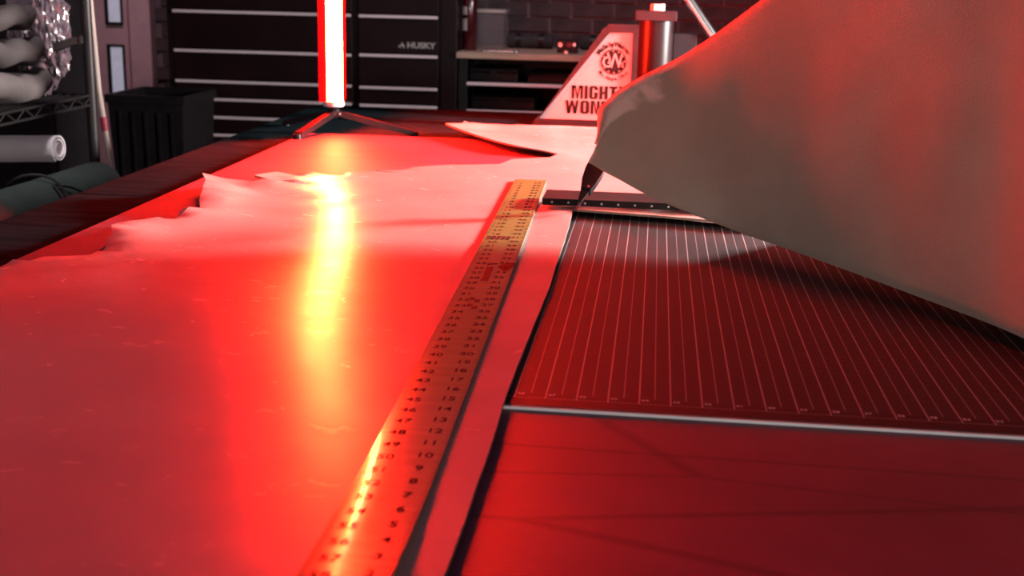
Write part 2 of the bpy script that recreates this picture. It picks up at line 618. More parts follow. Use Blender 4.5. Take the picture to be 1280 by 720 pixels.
# ------------------------------------------------------------------ hide (top leather sheet)
HZ = 0.9008                       # underside
HT = 0.0032
ZT = HZ + HT
hide_px = [  # pixel x, pixel y, lift
    (253, 216, .022), (275, 222, .012), (300, 228, .005), (340, 232, .002), (372, 233, .001), (384, 231.5, .002),
    (362, 227.5, .008), (335, 223, .014), (318, 218.5, .016), (345, 214.5, .016), (372, 217, .010), (400, 219, .003), (430, 220, .002),
    (433, 215, .002), (470, 214, .001), (503, 216.5, .001), (470, 213, .001), (505, 212, .001), (515, 209, .001), (560, 206, .001), (625, 205, .001), (640, 199, .001),
    (665, 197.5, .001), (688, 196.5, .001), (697, 192.5, .002), (682, 188.5, .005), (650, 183, .009), (620, 176, .011),
    (600, 170, .011), (578, 162.5, .012), (557, 154, .014), (578, 154, .012), (581, 151, .014), (588, 154, .010), (640, 156, .006),
    (700, 157, .003), (748, 159, .002), (800, 161, .001), (880, 164, .0), (1000, 168, .0)]
outline = [(p.x, p.y, h) for p, h in ((at(px, py, ZT + h), h) for px, py, h in hide_px)]
outline += [(1.02, 2.72, 0), (1.02, 1.62, 0.0), (0.5, 1.635, 0.0)]
for px, py, h in [(905, 276.5, .007), (860, 272.5, .007), (800, 267.5, .007), (760, 264.5, .007), (722, 261.5, .007)]:
    p = at(px, py, ZT + h)
    outline.append((p.x, p.y, h))
cut = [(716, 265), (712, 280), (706, 300), (694, 335), (688, 356), (672, 395), (652, 445), (634, 490), (622, 530), (611, 565),
       (596, 605), (583, 645), (566, 690), (553, 725)]
for px, py in cut:
    p = at(px, py, ZT)
    outline.append((p.x, p.y, 0))
outline += [(-0.112, 0.45, 0), (-0.12, 0.2, 0), (-0.4, 0.17, 0), (-0.66, 0.2, 0), (-0.70, 0.5, 0), (-0.69, 0.85, 0), (-0.70, 1.1, 0)]
for px, py, h in [(0, 345, .004), (28, 337, .006), (60, 332, .006), (80, 329, .008), (108, 326, .006), (124, 320, .006), (132, 309, .008), (133, 301, .012), (140, 292, .014),
                  (139, 281, .017), (150, 279, .012), (180, 274, .010), (198, 271, .010), (214, 275, .006), (222, 271, .006), (226, 262, .012), (236, 258.5, .018), (250, 260, .010),
                  (249, 249, .012), (253, 238, .018), (257, 225, .022)]:
    p = at(px, py, ZT + h)
    outline.append((p.x, p.y, h))

CURLS = [(x, y, h) for x, y, h in outline if h >= 0.0045]


def hide_lift(x, y):
    num = den = 0.0
    best = 0.0
    for cx, cy, h in CURLS:
        d2 = (x - cx) ** 2 + (y - cy) ** 2
        r = 0.05
        wgt = math.exp(-d2 / (r * r))
        num += wgt * wgt * h
        den += wgt * wgt
        best = max(best, wgt)
    lift = (num / den) * best if den > 1e-9 else 0.0
    # soft swells in the far half and a crease running in from the left edge
    sw = 0.5 + 0.5 * noise.noise(Vector((x * 3.1, y * 2.2, 0.3)))
    lift += 0.0035 * sw * smoothstep(-0.16, -0.32, x)
    cr = math.exp(-((y - 1.66 - 0.25 * (x + 0.64)) / 0.022) ** 2) * smoothstep(-0.30, -0.55, x)
    lift += 0.006 * cr
    lift += 0.019 * math.exp(-((x + 0.62) / 0.26) ** 2 - ((y - 1.06) / 0.24) ** 2)
    return lift


pts2 = [Vector((x, y)) for x, y, h in outline]
# densify the outline
dense, heights = [], []
for k, p in enumerate(pts2):
    q = pts2[(k + 1) % len(pts2)]
    n = max(1, int((q - p).length / 0.03))
    for i in range(n):
        t = i / n
        pp = p.lerp(q, t)
        if i:
            j = 0.0016
            pp = pp + Vector((random.uniform(-j, j), random.uniform(-j, j))) * (1 if not (-0.13 < pp.x < -0.09 and pp.y < 1.8) else 0.2)
        dense.append(pp)
        heights.append(outline[k][2] * (1 - t) + outline[(k + 1) % len(pts2)][2] * t)
NB = len(dense)
grid_pts = []


def inside(p, poly):
    c = False
    j = len(poly) - 1
    for i in range(len(poly)):
        a, b = poly[i], poly[j]
        if (a.y > p.y) != (b.y > p.y) and p.x < (b.x - a.x) * (p.y - a.y) / (b.y - a.y) + a.x:
            c = not c
        j = i
    return c


step = 0.022
y = 0.18
while y < 2.85:
    x = -0.80
    while x < 1.0:
        p = Vector((x + random.uniform(-.004, .004), y + random.uniform(-.004, .004)))
        if x < 0.3 or int(x / step) % 3 == 0:
            if inside(p, dense) and min((p - q).length_squared for q in dense) > 0.00012:
                grid_pts.append(p)
        x += step
    y += step
vs, es_, fs, ov, oe, of = delaunay_2d_cdt(dense + grid_pts, [(i, (i + 1) % NB) for i in range(NB)], [], 1, 1e-6)
bm = bmesh.new()
bv = []
for k, v in enumerate(vs):
    src = ov[k][0] if ov[k] else -1
    if 0 <= src < NB:
        h = heights[src]
        if h < 0.0045:
            h = max(h, hide_lift(v.x, v.y) * 0.6)
    else:
        h = hide_lift(v.x, v.y)
    bv.append(bm.verts.new((v.x, v.y, ZT + h)))
for f in fs:
    try:
        bm.faces.new([bv[i] for i in f])
    except ValueError:
        pass
bmesh.ops.recalc_face_normals(bm, faces=bm.faces)
if sum(f.normal.z for f in bm.faces) < 0:
    bmesh.ops.reverse_faces(bm, faces=bm.faces)
# thickness
top_faces = list(bm.faces)
low = {v: bm.verts.new((v.co.x, v.co.y, v.co.z - HT)) for v in list(bm.verts)}
bound = [e for e in bm.edges if len(e.link_faces) == 1]
for f in top_faces:
    bm.faces.new([low[v] for v in reversed(f.verts)])
for e in bound:
    a, b = e.verts
    f = bm.faces.new((a, b, low[b], low[a]))
    f.material_index = 1
bmesh.ops.recalc_face_normals(bm, faces=bm.faces)
for f in bm.faces:
    f.smooth = f.material_index == 0
me = bpy.data.meshes.new('leather_hide')
bm.to_mesh(me)
bm.free()
me.materials.append(M['hide'])
me.materials.append(M['edge_hide'])
me.set_sharp_from_angle(angle=math.radians(50))
hide = bpy.data.objects.new('leather_hide', me)
COL.objects.link(hide)
tag(hide, 'large smooth pale tan hide with ragged left edge spread flat under the yellow ruler', 'leather')

# ------------------------------------------------------------------ yellow ruler
RW = 0.0505
p_far, p_near = at(644, 224, ZT + .004), at(450, 587, ZT + .004)
r_dir = (Vector((p_near.x - p_far.x, p_near.y - p_far.y, 0))).normalized()
r_far = Vector((p_far.x, p_far.y, 0))
side = Vector((-r_dir.y, r_dir.x, 0))
if side.x < 0:
    side = -side
R_LEN = 1.60
RTH = 0.0026
ruler = thing('ruler', (r_far.x, r_far.y - 0.7, ZT), 'long yellow metal ruler with black numbers lying along the hide', 'ruler')


def ruler_pt(s, t):
    """s metres from the far end, t metres from the left edge; the top surface"""
    p = r_far + r_dir * s + side * t
    z = ZT + 0.0016 + RTH
    q = max(0.0, s - 1.16)
    z += 0.17 * q * q
    u = max(0.0, 0.022 - t)
    k = 0.9 + 1.1 * smoothstep(0.95, 1.35, s)
    z -= k * u * u
    return Vector((p.x, p.y, z))


bm = bmesh.new()
NS, NT = 80, 16
tops = [[bm.verts.new(ruler_pt(R_LEN * i / NS, RW * j / NT)) for j in range(NT + 1)] for i in range(NS + 1)]
bots = [[bm.verts.new(ruler_pt(R_LEN * i / NS, RW * j / NT) - Vector((0, 0, RTH))) for j in range(NT + 1)] for i in range(NS + 1)]
for i in range(NS):
    for j in range(NT):
        bm.faces.new((tops[i][j], tops[i + 1][j], tops[i + 1][j + 1], tops[i][j + 1]))
        bm.faces.new((bots[i][j], bots[i][j + 1], bots[i + 1][j + 1], bots[i + 1][j]))
    for j in (0, NT):
        bm.faces.new((tops[i][j], bots[i][j], bots[i + 1][j], tops[i + 1][j]))
for i in (0, NS):
    for j in range(NT):
        bm.faces.new((tops[i][j], tops[i][j + 1], bots[i][j + 1], bots[i][j]))
bmesh.ops.recalc_face_normals(bm, faces=bm.faces)
blade = link_bm('ruler_blade', bm, M['ruler'], ruler, smooth=True)
blade.data.materials.append(M['ruler_edge'])
for p in blade.data.polygons:
    if p.normal.dot(side) > 0.8:
        p.material_index = 1

ang = math.atan2(side.y, side.x)


def ruler_print(build):
    """flat printing in (t, s) ruler space draped on the bent blade"""
    b = bmesh.new()
    build(b)
    for v in b.verts:
        t, s = v.co.x, -v.co.y
        lift = 0.00022 if v.co.z > 0 else 0.00012
        v.co = ruler_pt(s, t) + Vector((0, 0, lift))
    return b


def nums_left(b):
    for k in range(1, 60):
        text_mesh(b, str(k), 0.0125, flat(0.0125, -(0.014 + k * 0.0236), 0), bold=0.012, thick=0.0001)


def nums_right(b):
    for k in range(1, 60):
        text_mesh(b, str(60 - k), 0.0125, flat(0.0385, -(0.008 + k * 0.0236), 0), bold=0.012, thick=0.0001)


def ticks(b):
    for k in range(0, 480):
        s = 0.005 + k * 0.0236 / 8 * 1.1
        ln = 0.0042 if k % 8 == 0 else (0.003 if k % 4 == 0 else 0.0018)
        for a0, a1 in ((0.0012, 0.0012 + ln), (RW - 0.0005 - ln, RW - 0.0005)):
            vsq = [b.verts.new((a0, -s - .0002, .0001)), b.verts.new((a1, -s - .0002, .0001)), b.verts.new((a1, -s + .0002, .0001)), b.verts.new((a0, -s + .0002, .0001))]
            b.faces.new(vsq)


o = link_bm('left_numerals', ruler_print(nums_left), M['ink'], ruler)
tag(o, 'black numbers along the left edge', kind='stuff')
o = link_bm('right_numerals', ruler_print(nums_right), M['ink'], ruler)
tag(o, 'black numbers along the right edge', kind='stuff')
o = link_bm('graduations', ruler_print(ticks), M['ink'], ruler)
tag(o, 'fine scale marks on both edges', kind='stuff')


def blotches(b):
    def poly(pts):
        b.faces.new([b.verts.new((t, -s, .0001)) for t, s in pts])
    # stamped maker's block and ink smudges, placed at their distance from the far end
    poly([(0.0205, 0.622), (0.0285, 0.622), (0.0285, 0.688), (0.0205, 0.688)])
    poly([(0.034, 0.612), (0.040, 0.598), (0.0505, 0.597), (0.0500, 0.622), (0.044, 0.640), (0.037, 0.632)])
    poly([(0.0195, 0.606), (0.031, 0.601), (0.0315, 0.607), (0.020, 0.613)])
    for s, t in ((0.765, 0.021), (0.772, 0.027), (0.79, 0.0215), (0.798, 0.027)):
        poly([(t - .0028, s - .005), (t + .0028, s - .005), (t + .0028, s + .005), (t - .0028, s + .005)])
    for t in (0.006, 0.012, 0.018, 0.024, 0.030):
        poly([(t - .0026, 0.452), (t + .0024, 0.450), (t + .0022, 0.470), (t - .0022, 0.474)])


o = link_bm('ink_stamp', ruler_print(blotches), M['ink'], ruler)
tag(o, 'dark stamp and ink smudges half way along', kind='stuff')

# ------------------------------------------------------------------ black straightedge across the hide
BZ = ZT + 0.0072
y0 = at(740, 258.5, BZ).y
y1 = at(740, 239, BZ + 0.0095).y
x0 = at(678, 255, BZ).x
bar = thing('straightedge', (0.25, (y0 + y1) / 2, ZT), 'flat black metal bar lying across the hide from the ruler to the raised flap', 'straightedge')
box('bar', (x0, y0, BZ), (0.62, y1, BZ + 0.0095), M['bar'], bar, bevel=0.0008)
dt = bmesh.new()
for k in range(14):
    xx = x0 + 0.014 + k * 0.0235
    bmesh.ops.create_cone(dt, cap_ends=True, segments=8, radius1=0.0016, radius2=0.0016, depth=0.0008,
                          matrix=Matrix.Translation((xx, y0, BZ + 0.0045)) @ Matrix.Rotation(math.pi / 2, 4, 'X'))
tag(link_bm('rivet_dots', dt, M['label_grey'], bar), 'small pale dots along the front face', kind='stuff')

# ------------------------------------------------------------------ knife at the end of the cut
tip = at(720, 262.5, ZT + 0.0085)
hand = aty(746, 208, 1.755)
kd = (hand - tip).normalized()
knife = thing('craft_knife', tip, 'black handled craft knife standing with its blade tip in the cut', 'knife')
sd = Vector((1, 0.1, 0)).normalized()
sd = (sd - kd * sd.dot(kd)).normalized()
nd = kd.cross(sd)


def knife_prism(name, prof, th, mt):
    """prof: list of (along, left, right)"""
    b = bmesh.new()
    rows = []
    for a, l, r in prof:
        rows.append([b.verts.new(tip + kd * a + sd * l - nd * th / 2), b.verts.new(tip + kd * a + sd * r - nd * th / 2),
                     b.verts.new(tip + kd * a + sd * r + nd * th / 2), b.verts.new(tip + kd * a + sd * l + nd * th / 2)])
    for r0, r1 in zip(rows, rows[1:]):
        for k in range(4):
            b.faces.new((r0[k], r0[(k + 1) % 4], r1[(k + 1) % 4], r1[k]))
    b.faces.new(rows[0][::-1])
    b.faces.new(rows[-1])
    return link_bm(name, b, mt, knife, bevel=min(th * 0.25, 0.001))


knife_prism('blade', [(0.0, -0.0004, 0.0004), (0.012, -0.0015, 0.003), (0.034, -0.0015, 0.006)], 0.0009, M['chrome'])
knife_prism('blade_holder', [(0.016, -0.0030, 0.0020), (0.030, -0.0055, 0.0050), (0.040, -0.0060, 0.0062)], 0.006, M['plastic'])
knife_prism('handle', [(0.036, -0.0066, 0.0075), (0.050, -0.0105, 0.0105), (0.070, -0.0128, 0.0130), (0.095, -0.0122, 0.0125), (0.105, -0.0105, 0.0105)], 0.014, M['plastic'])
tube('screw', [tip + kd * 0.040 + sd * 0.003 - nd * 0.0075, tip + kd * 0.040 + sd * 0.003 - nd * 0.004], 0.0022, M['chrome'], knife, n=10)

# ------------------------------------------------------------------ raised leather flap
lowp = [(735, 203, 1.66), (741, 206, 1.655), (748, 210, 1.65), (758, 216, 1.645), (775, 225, 1.635), (810, 244, 1.61), (850, 261, 1.585), (910, 285, 1.54), (990, 313, 1.45), (1090, 349, 1.33), (1230, 401, 1.18), (1400, 464, 1.03)]
upp = [(747, 180, 1.665), (755, 161, 1.67), (763, 146, 1.675), (773, 131, 1.68), (793, 114, 1.68), (838, 90, 1.66), (888, 60, 1.61), (952, 16, 1.53), (1024, -49, 1.45), (1120, -130, 1.35), (1270, -190, 1.22), (1430, -190, 1.14)]
lo3 = [aty(*p) for p in lowp] + [Vector((0.62, 0.90, 0.906)), Vector((0.84, 0.70, 0.904)), Vector((1.04, 0.45, 0.904))]  # last points unseen, added to rest the sheet and shade the board
up3 = [aty(*p) for p in upp] + [Vector((0.66, 1.06, 1.22)), Vector((0.88, 0.84, 1.16)), Vector((1.08, 0.58, 1.10))]


def spline(P, n):
    out = []
    K = len(P)
    for i in range(K - 1):
        a, b, c, d = P[max(i - 1, 0)], P[i], P[i + 1], P[min(i + 2, K - 1)]
        for k in range(n):
            t = k / n
            out.append(0.5 * ((2 * b) + (c - a) * t + (2 * a - 5 * b + 4 * c - d) * t * t + (3 * b - a - 3 * c + d) * t ** 3))
    out.append(P[-1])
    return out


Lc, Uc = spline(lo3, 6), spline(up3, 6)
NC = len(Lc)
NV, NCURL = 34, 12
bm = bmesh.new()
scl = bm.verts.layers.float.new('scuff')
rows = []
crest_pts = []


def p_back(c):
    P = [(0.16, 1.60), (0.25, 1.68), (0.38, 1.72), (0.60, 1.66), (0.86, 1.45), (1.15, 1.05)]
    f_ = max(0.0, min(0.9999, (c - 40) / (NC - 1 - 40))) * (len(P) - 1)
    i_ = int(f_)
    f_ -= i_
    return (P[i_][0] * (1 - f_) + P[i_ + 1][0] * f_, P[i_][1] * (1 - f_) + P[i_ + 1][1] * f_)


for c in range(NC):
    a, b = Lc[c], Uc[c]
    tang = (Lc[min(c + 1, NC - 1)] - Lc[max(c - 1, 0)] + Uc[min(c + 1, NC - 1)] - Uc[max(c - 1, 0)]).normalized()
    upd = (b - a)
    ln = upd.length
    nrm = tang.cross(upd.normalized()).normalized()   # towards the viewer
    bulge = 0.03 * ln
    left_bow = 0.0
    col = []
    for v in range(NV + 1):
        t = v / NV
        p = a.lerp(b, t) + nrm * bulge * 4 * t * (1 - t) * 0.25
        p += -tang * left_bow * 0.012 * (math.sin(math.pi * t) * 0.25 + 0.5 * math.sin(math.pi * 2 * t + 0.4) * (1 - t))
        p += nrm * 0.004 * noise.noise(p * 9)
        vv = bm.verts.new(p)
        edge = max(smoothstep(0.42, 0.9, t) * smoothstep(0.68, 0.2, c / NC), smoothstep(0.20, 0.0, c / NC))
        vv[scl] = edge
        col.append(vv)
    # roll over the crest, away from the viewer
    ct = (Uc[min(c + 1, NC - 1)] - Uc[max(c - 1, 0)]).normalized()
    nl = (nrm - ct * nrm.dot(ct)).normalized()
    d0 = nl.cross(ct).normalized()
    kr = 0.45 + 0.55 * smoothstep(0, 14, c)
    rad, rup = 0.055 * kr, 0.032 * kr
    side_v = -nl
    cen = col[-1].co + side_v * rad
    p = col[-1].co.copy()
    for k in range(1, NCURL + 1):
        th = math.pi * 0.80 * k / NCURL
        q = cen - side_v * rad * math.cos(th) + d0 * rup * math.sin(th)
        vv = bm.verts.new(q)
        vv[scl] = 0.9
        col.append(vv)
        if k == 7 and c < 42:
            crest_pts.append((q.copy(), d0.copy(), tang.copy()))
    # unseen back layer down to the bench, added to keep white light off the mat
    back = smoothstep(36, 50, c)
    foot = Vector((p_back(c)[0], p_back(c)[1], 0.9065))
    start = col[-1].co.copy()
    for k in range(1, 9):
        t = k / 8
        q = start.lerp(foot, t * back) + Vector((0, 0, -0.04 * math.sin(math.pi * t) * back))
        if back <= 0:
            q = start + (cen - start) * 0.0 - nl * 0.0004 * k
        vv = bm.verts.new(q)
        vv[scl] = 0.3
        col.append(vv)
    rows.append(col)
for c in range(NC - 1):
    for v in range(len(rows[0]) - 1):
        bm.faces.new((rows[c][v], rows[c + 1][v], rows[c + 1][v + 1], rows[c][v + 1]))
bmesh.ops.recalc_face_normals(bm, faces=bm.faces)
flap = link_bm('leather_flap', bm, M['suede'], smooth=True, origin=(0.45, 1.0, 0.904))
sm = flap.modifiers.new('thickness', 'SOLIDIFY')
sm.thickness = 0.003
sm.offset = 0
tag(flap, 'big brown suede flap of leather raised towards the viewer over the grid mat', 'leather')
# loose fibres standing on the crest
fz = bmesh.new()
for (q, out, tg), (q2, _, _) in zip(crest_pts, crest_pts[1:]):
    seg_len = (q2 - q).length
    for k in range(int(seg_len / 0.0009)):
        if noise.noise(q * 40) < -0.25:
            continue
        p = q.lerp(q2, random.random()) - out * 0.0004
        d = (out + Vector((random.gauss(0, .5), random.gauss(0, .4), random.gauss(0, .35)))).normalized()
        L = random.uniform(0.0025, 0.0085)
        wv = tg * 0.00012
        fz.faces.new((fz.verts.new(p - wv), fz.verts.new(p + wv), fz.verts.new(p + d * L)))
fo = link_bm('fuzz', fz, M['suede'], flap)
tag(fo, 'loose fibres standing along the crest', kind='stuff')

# ------------------------------------------------------------------ tube lamp on its tripod
HX, HY = -0.672, 2.575
lamp = thing('tube_lamp', (HX, HY, T_TOP), 'upright glowing red light tube standing on a small black tripod', 'lamp')
zb = aty(416, 132, HY).z
zt = zb + 0.62
def half_tube(name, a0, a1, r, mt, thick):
    bh = bmesh.new()
    n_ = 24
    prev_ = None
    for k in range(n_ + 1):
        a_ = math.radians(a0 + (a1 - a0) * k / n_)
        c_, s_ = math.cos(a_), math.sin(a_)
        pr_ = [bh.verts.new((HX + rr * c_, HY + rr * s_, z)) for rr, z in
               ((r, zb + 0.009), (r, zt), (r - thick, zt), (r - thick, zb + 0.009))]
        if prev_:
            for j in range(4):
                bh.faces.new((prev_[j], pr_[j], pr_[(j + 1) % 4], prev_[(j + 1) % 4]))
        else:
            bh.faces.new(pr_)
        prev_ = pr_
    bh.faces.new(prev_[::-1])
    return link_bm(name, bh, mt, lamp, smooth=True)


FACE_AZ = -29                     # the lit half faces the hide and the viewer's right
half_tube('glowing_diffuser', FACE_AZ - 92, FACE_AZ + 92, 0.0198, M['tube'], 0.002)
half_tube('rear_housing', FACE_AZ + 92.5, FACE_AZ + 267.5, 0.0200, M['black_gloss'], 0.004)
M['wing'] = mat('halo_red', (0.020, 0.0012, 0.0022), 0.8, spec=0.0)  # fins added beside the tube; their lit faces stand in for its glow
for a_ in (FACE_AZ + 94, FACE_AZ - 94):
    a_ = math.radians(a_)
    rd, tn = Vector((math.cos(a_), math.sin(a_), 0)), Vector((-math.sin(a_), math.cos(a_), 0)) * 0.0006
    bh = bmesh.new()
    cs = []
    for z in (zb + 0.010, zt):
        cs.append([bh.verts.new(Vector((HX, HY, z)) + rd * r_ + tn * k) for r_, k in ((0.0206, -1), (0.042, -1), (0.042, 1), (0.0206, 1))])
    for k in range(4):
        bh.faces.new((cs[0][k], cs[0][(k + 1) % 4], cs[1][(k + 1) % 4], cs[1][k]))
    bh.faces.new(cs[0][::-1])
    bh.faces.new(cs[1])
    link_bm('halo_wing', bh, M['wing'], lamp)
tube('end_cap', [(HX, HY, zb - 0.002), (HX, HY, zb), (HX, HY, zb + 0.008), (HX, HY, zb + 0.010)], [0.020, 0.0225, 0.0225, 0.021], M['cap'], lamp, n=32)
tube('end_cap', [(HX, HY, zt - 0.002), (HX, HY, zt), (HX, HY, zt + 0.02), (HX, HY, zt + 0.022)], [0.020, 0.0225, 0.0225, 0.021], M['cap'], lamp, n=32)
hub = tube('tripod_hub', [(HX, HY, zb - 0.026), (HX, HY, zb - 0.020), (HX, HY, zb - 0.008), (HX, HY, zb - 0.002)], [0.009, 0.013, 0.013, 0.007], M['plastic'], lamp, n=20)
for ex, ey, ez in ((-0.708, 2.43, B_TOP), (-0.508, 2.60, T_TOP), (-0.812, 2.70, T_TOP)):
    dv = Vector((ex - HX, ey - HY, 0)).normalized()
    s0 = Vector((HX, HY, zb - 0.016)) + dv * 0.010
    e0 = Vector((ex, ey, ez + 0.007))
    bmx = bmesh.new()
    sdv = Vector((-dv.y, dv.x, 0))
    uu = (e0 - s0).normalized().cross(sdv)
    ring = []
    for p, wd, hh in ((s0, 0.008, 0.006), (s0.lerp(e0, 0.5), 0.0085, 0.006), (e0, 0.0085, 0.0055)):
        ring.append([bmx.verts.new(p + sdv * a * wd + uu * b_ * hh) for a, b_ in ((-1, -1), (1, -1), (1, 1), (-1, 1))])
    for r0, r1 in zip(ring, ring[1:]):
        for k in range(4):
            bmx.faces.new((r0[k], r0[(k + 1) % 4], r1[(k + 1) % 4], r1[k]))
    bmx.faces.new(ring[0][::-1])
    bmx.faces.new(ring[-1])
    leg = link_bm('leg', bmx, M['black_gloss'], lamp, bevel=0.002)
    fe = e0 + dv * 0.004
    tube('foot', [(fe.x, fe.y, ez + 0.0002), (fe.x, fe.y, ez + 0.010)], [0.009, 0.008], M['plastic'], leg, n=12)
    tube('hinge_pin', [s0 + dv * 0.004 - sdv * 0.010, s0 + dv * 0.004 + sdv * 0.010], 0.0022, M['chrome'], leg, n=10)

# ------------------------------------------------------------------ leather press with its lettered side plate
PY = 2.80
BZP = T_TOP
press = thing('leather_press', (0.0, PY + 0.12, BZP), 'leather press with white slanted side plate in a dark frame behind the flap', 'press')


def pxz(px, py):
    p = aty(px, py, PY)
    return (p.x, p.z)


o_bl, o_tl, o_tr = pxz(664, 156.5), pxz(755, 35), pxz(798, 36)
br_x = o_tr[0]
outer = [(o_bl[0], T_TOP), (br_x, T_TOP), (br_x, o_tr[1]), (o_tl[0], o_tr[1])]
i_bl, i_tl, i_tr = pxz(674, 148), pxz(762, 41), pxz(791, 41.5)
inner = [i_bl, (i_tr[0], i_bl[1]), (i_tr[0], i_tr[1]), (i_tl[0], i_tr[1])]
prism_xz('plate_frame', outer, PY, PY + 0.022, M['sign_frame'], press, holes=inner)
sp_o = prism_xz('sign_plate', inner, PY + 0.005, PY + 0.018, M['sign'], press)
sp_o['label'] = 'white lettered plate'
prism_xz('rear_side_plate', outer, PY + 0.24, PY + 0.262, M['sign_frame'], press)
box('base_plate', (o_bl[0], PY + 0.022, T_TOP), (br_x, PY + 0.24, T_TOP + 0.012), M['sign_frame'], press)
FACE = PY + 0.005
lt = bmesh.new()


def block_letter(ch):
    """heavy condensed capital in a unit cell: list of quads (x, y), and its width"""
    S, W_ = 0.25, 0.62
    R_ = lambda x0, y0, x1, y1: [(x0, y0), (x1, y0), (x1, y1), (x0, y1)]

    def ring(x0, x1, cut=None):
        c = 0.13
        o_ = [(x0 + c, 0), (x1 - c, 0), (x1, c), (x1, 1 - c), (x1 - c, 1), (x0 + c, 1), (x0, 1 - c), (x0, c)]
        a0, a1 = x0 + S, x1 - S
        i_ = [(a0 + .02, .16), (a1 - .02, .16), (a1, .2), (a1, .8), (a1 - .02, .84), (a0 + .02, .84), (a0, .8), (a0, .2)]
        return [[o_[k], o_[(k + 1) % 8], i_[(k + 1) % 8], i_[k]] for k in range(8) if k != cut]
    if ch == 'I':
        return [R_(0, 0, S, 1)], S
    if ch == 'H':
        return [R_(0, 0, S, 1), R_(W_ - S, 0, W_, 1), R_(S, .41, W_ - S, .59)], W_
    if ch == 'T':
        return [R_(0, .83, .58, 1), R_(.29 - S / 2, 0, .29 + S / 2, .83)], .58
    if ch == 'M':
        return [R_(0, 0, .20, 1), R_(.62, 0, .82, 1), [(.20, 1), (.30, 1), (.47, .0), (.35, .0)], [(.62, 1), (.52, 1), (.35, .0), (.47, .0)],
                [(.0, 1), (.30, 1), (.28, .8), (.0, .8)], [(.52, 1), (.82, 1), (.82, .8), (.54, .8)]], .82
    if ch == 'N':
        return [R_(0, 0, .20, 1), R_(W_ - .20, 0, W_, 1), [(.16, 1), (.26, 1), (W_ - .16, 0), (W_ - .26, 0)]], W_
    if ch == 'W':
        return [[(0, 1), (.20, 1), (.34, 0), (.14, 0)], [(.14, 0), (.34, 0), (.53, 1), (.38, 1)], [(.38, 1), (.53, 1), (.77, 0), (.57, 0)],
                [(.57, 0), (.77, 0), (.92, 1), (.72, 1)]], .92
    if ch == 'O':
        return ring(0, W_), W_
    if ch == 'D':
        return [R_(0, 0, S, 1), R_(S, .84, W_ - .12, 1), R_(S, 0, W_ - .12, .16), [(W_ - S, .14), (W_ - .12, 0), (W_, .12), (W_, .88)],
                [(W_ - S, .86), (W_ - S, .14), (W_, .88), (W_ - .12, 1)]], W_
    if ch == 'G':
        return [q_ for k, q_ in enumerate(ring(0, W_)) if k != 2] + [R_(W_ - S, .10, W_, .52), R_(.34, .38, W_, .52), R_(W_ - S, .68, W_, .86)], W_
    if ch == 'E':
        return [R_(0, 0, S, 1), R_(S, .83, .5, 1), R_(S, .42, .47, .58), R_(S, 0, .5, .17)], .5
    if ch == 'R':
        return [R_(0, 0, S, 1), R_(S, .84, W_ - .1, 1), R_(S, .42, W_ - .1, .57), R_(W_ - S, .5, W_, .92), [(W_ - S, .5), (W_, .45), (W_, 0), (W_ - S, 0)]], W_
    if ch == 'Y':
        return [R_(.33 - S / 2, 0, .33 + S / 2, .45), [(0, 1), (.24, 1), (.40, .40), (.22, .40)], [(.66, 1), (.42, 1), (.26, .40), (.44, .40)]], .66
    return [], .3


def plate_block(s, px0, px1, pyc, hpx):
    a, b = aty(px0, pyc, FACE), aty(px1, pyc, FACE)
    H = hpx / F * FACE
    adv = sum(block_letter(ch)[1] for ch in s) + 0.09 * (len(s) - 1)
    kx_ = (b.x - a.x) / adv
    X = a.x
    for ch in s:
        quads, wd = block_letter(ch)
        for q_ in quads:
            lt.faces.new([lt.verts.new((X + x_ * kx_, FACE - 0.0003, (a.z + b.z) / 2 + (y_ - .5) * H)) for x_, y_ in q_])
        X += (wd + 0.09) * kx_


plate_block('MIGHTY', 714.5, 785, 116, 16.5)
plate_block('WONDER', 706.5, 787, 134.5, 16.5)
cxz = aty(767, 77.5, FACE)
Rl = 16.2 / F * FACE


def arc_text(s, r, size, centre_deg, span_deg, inward):
    n = len(s)
    wts = [0.55 if ch in " i.,ly'" else (1.35 if ch in 'MW' else 1.0) for ch in s]
    tot = sum(wts)
    acc = 0
    for ch, wt in zip(s, wts):
        f = (acc + wt / 2) / tot - 0.5
        acc += wt
        if ch == ' ':
            continue
        if inward:                 # along the bottom, read left to right
            a = math.radians(centre_deg + f * span_deg)
            rot = a + math.pi / 2
        else:
            a = math.radians(centre_deg - f * span_deg)
            rot = a - math.pi / 2
        text_mesh(lt, ch, size, upright(cxz.x + r * math.cos(a), FACE - 0.0002, cxz.z + r * math.sin(a), rot), bold=0.035, thick=0.0003, sx=0.9)


arc_text('Made by Weaver', Rl * 1.30, Rl * 0.50, 90, 128, False)
arc_text('Mt. Hope, Ohio', Rl * 1.27, Rl * 0.36, 270, 112, True)
lo_ = link_bm('lettering', lt, M['ink'], sp_o)
tag(lo_, 'black lettering', kind='stuff')
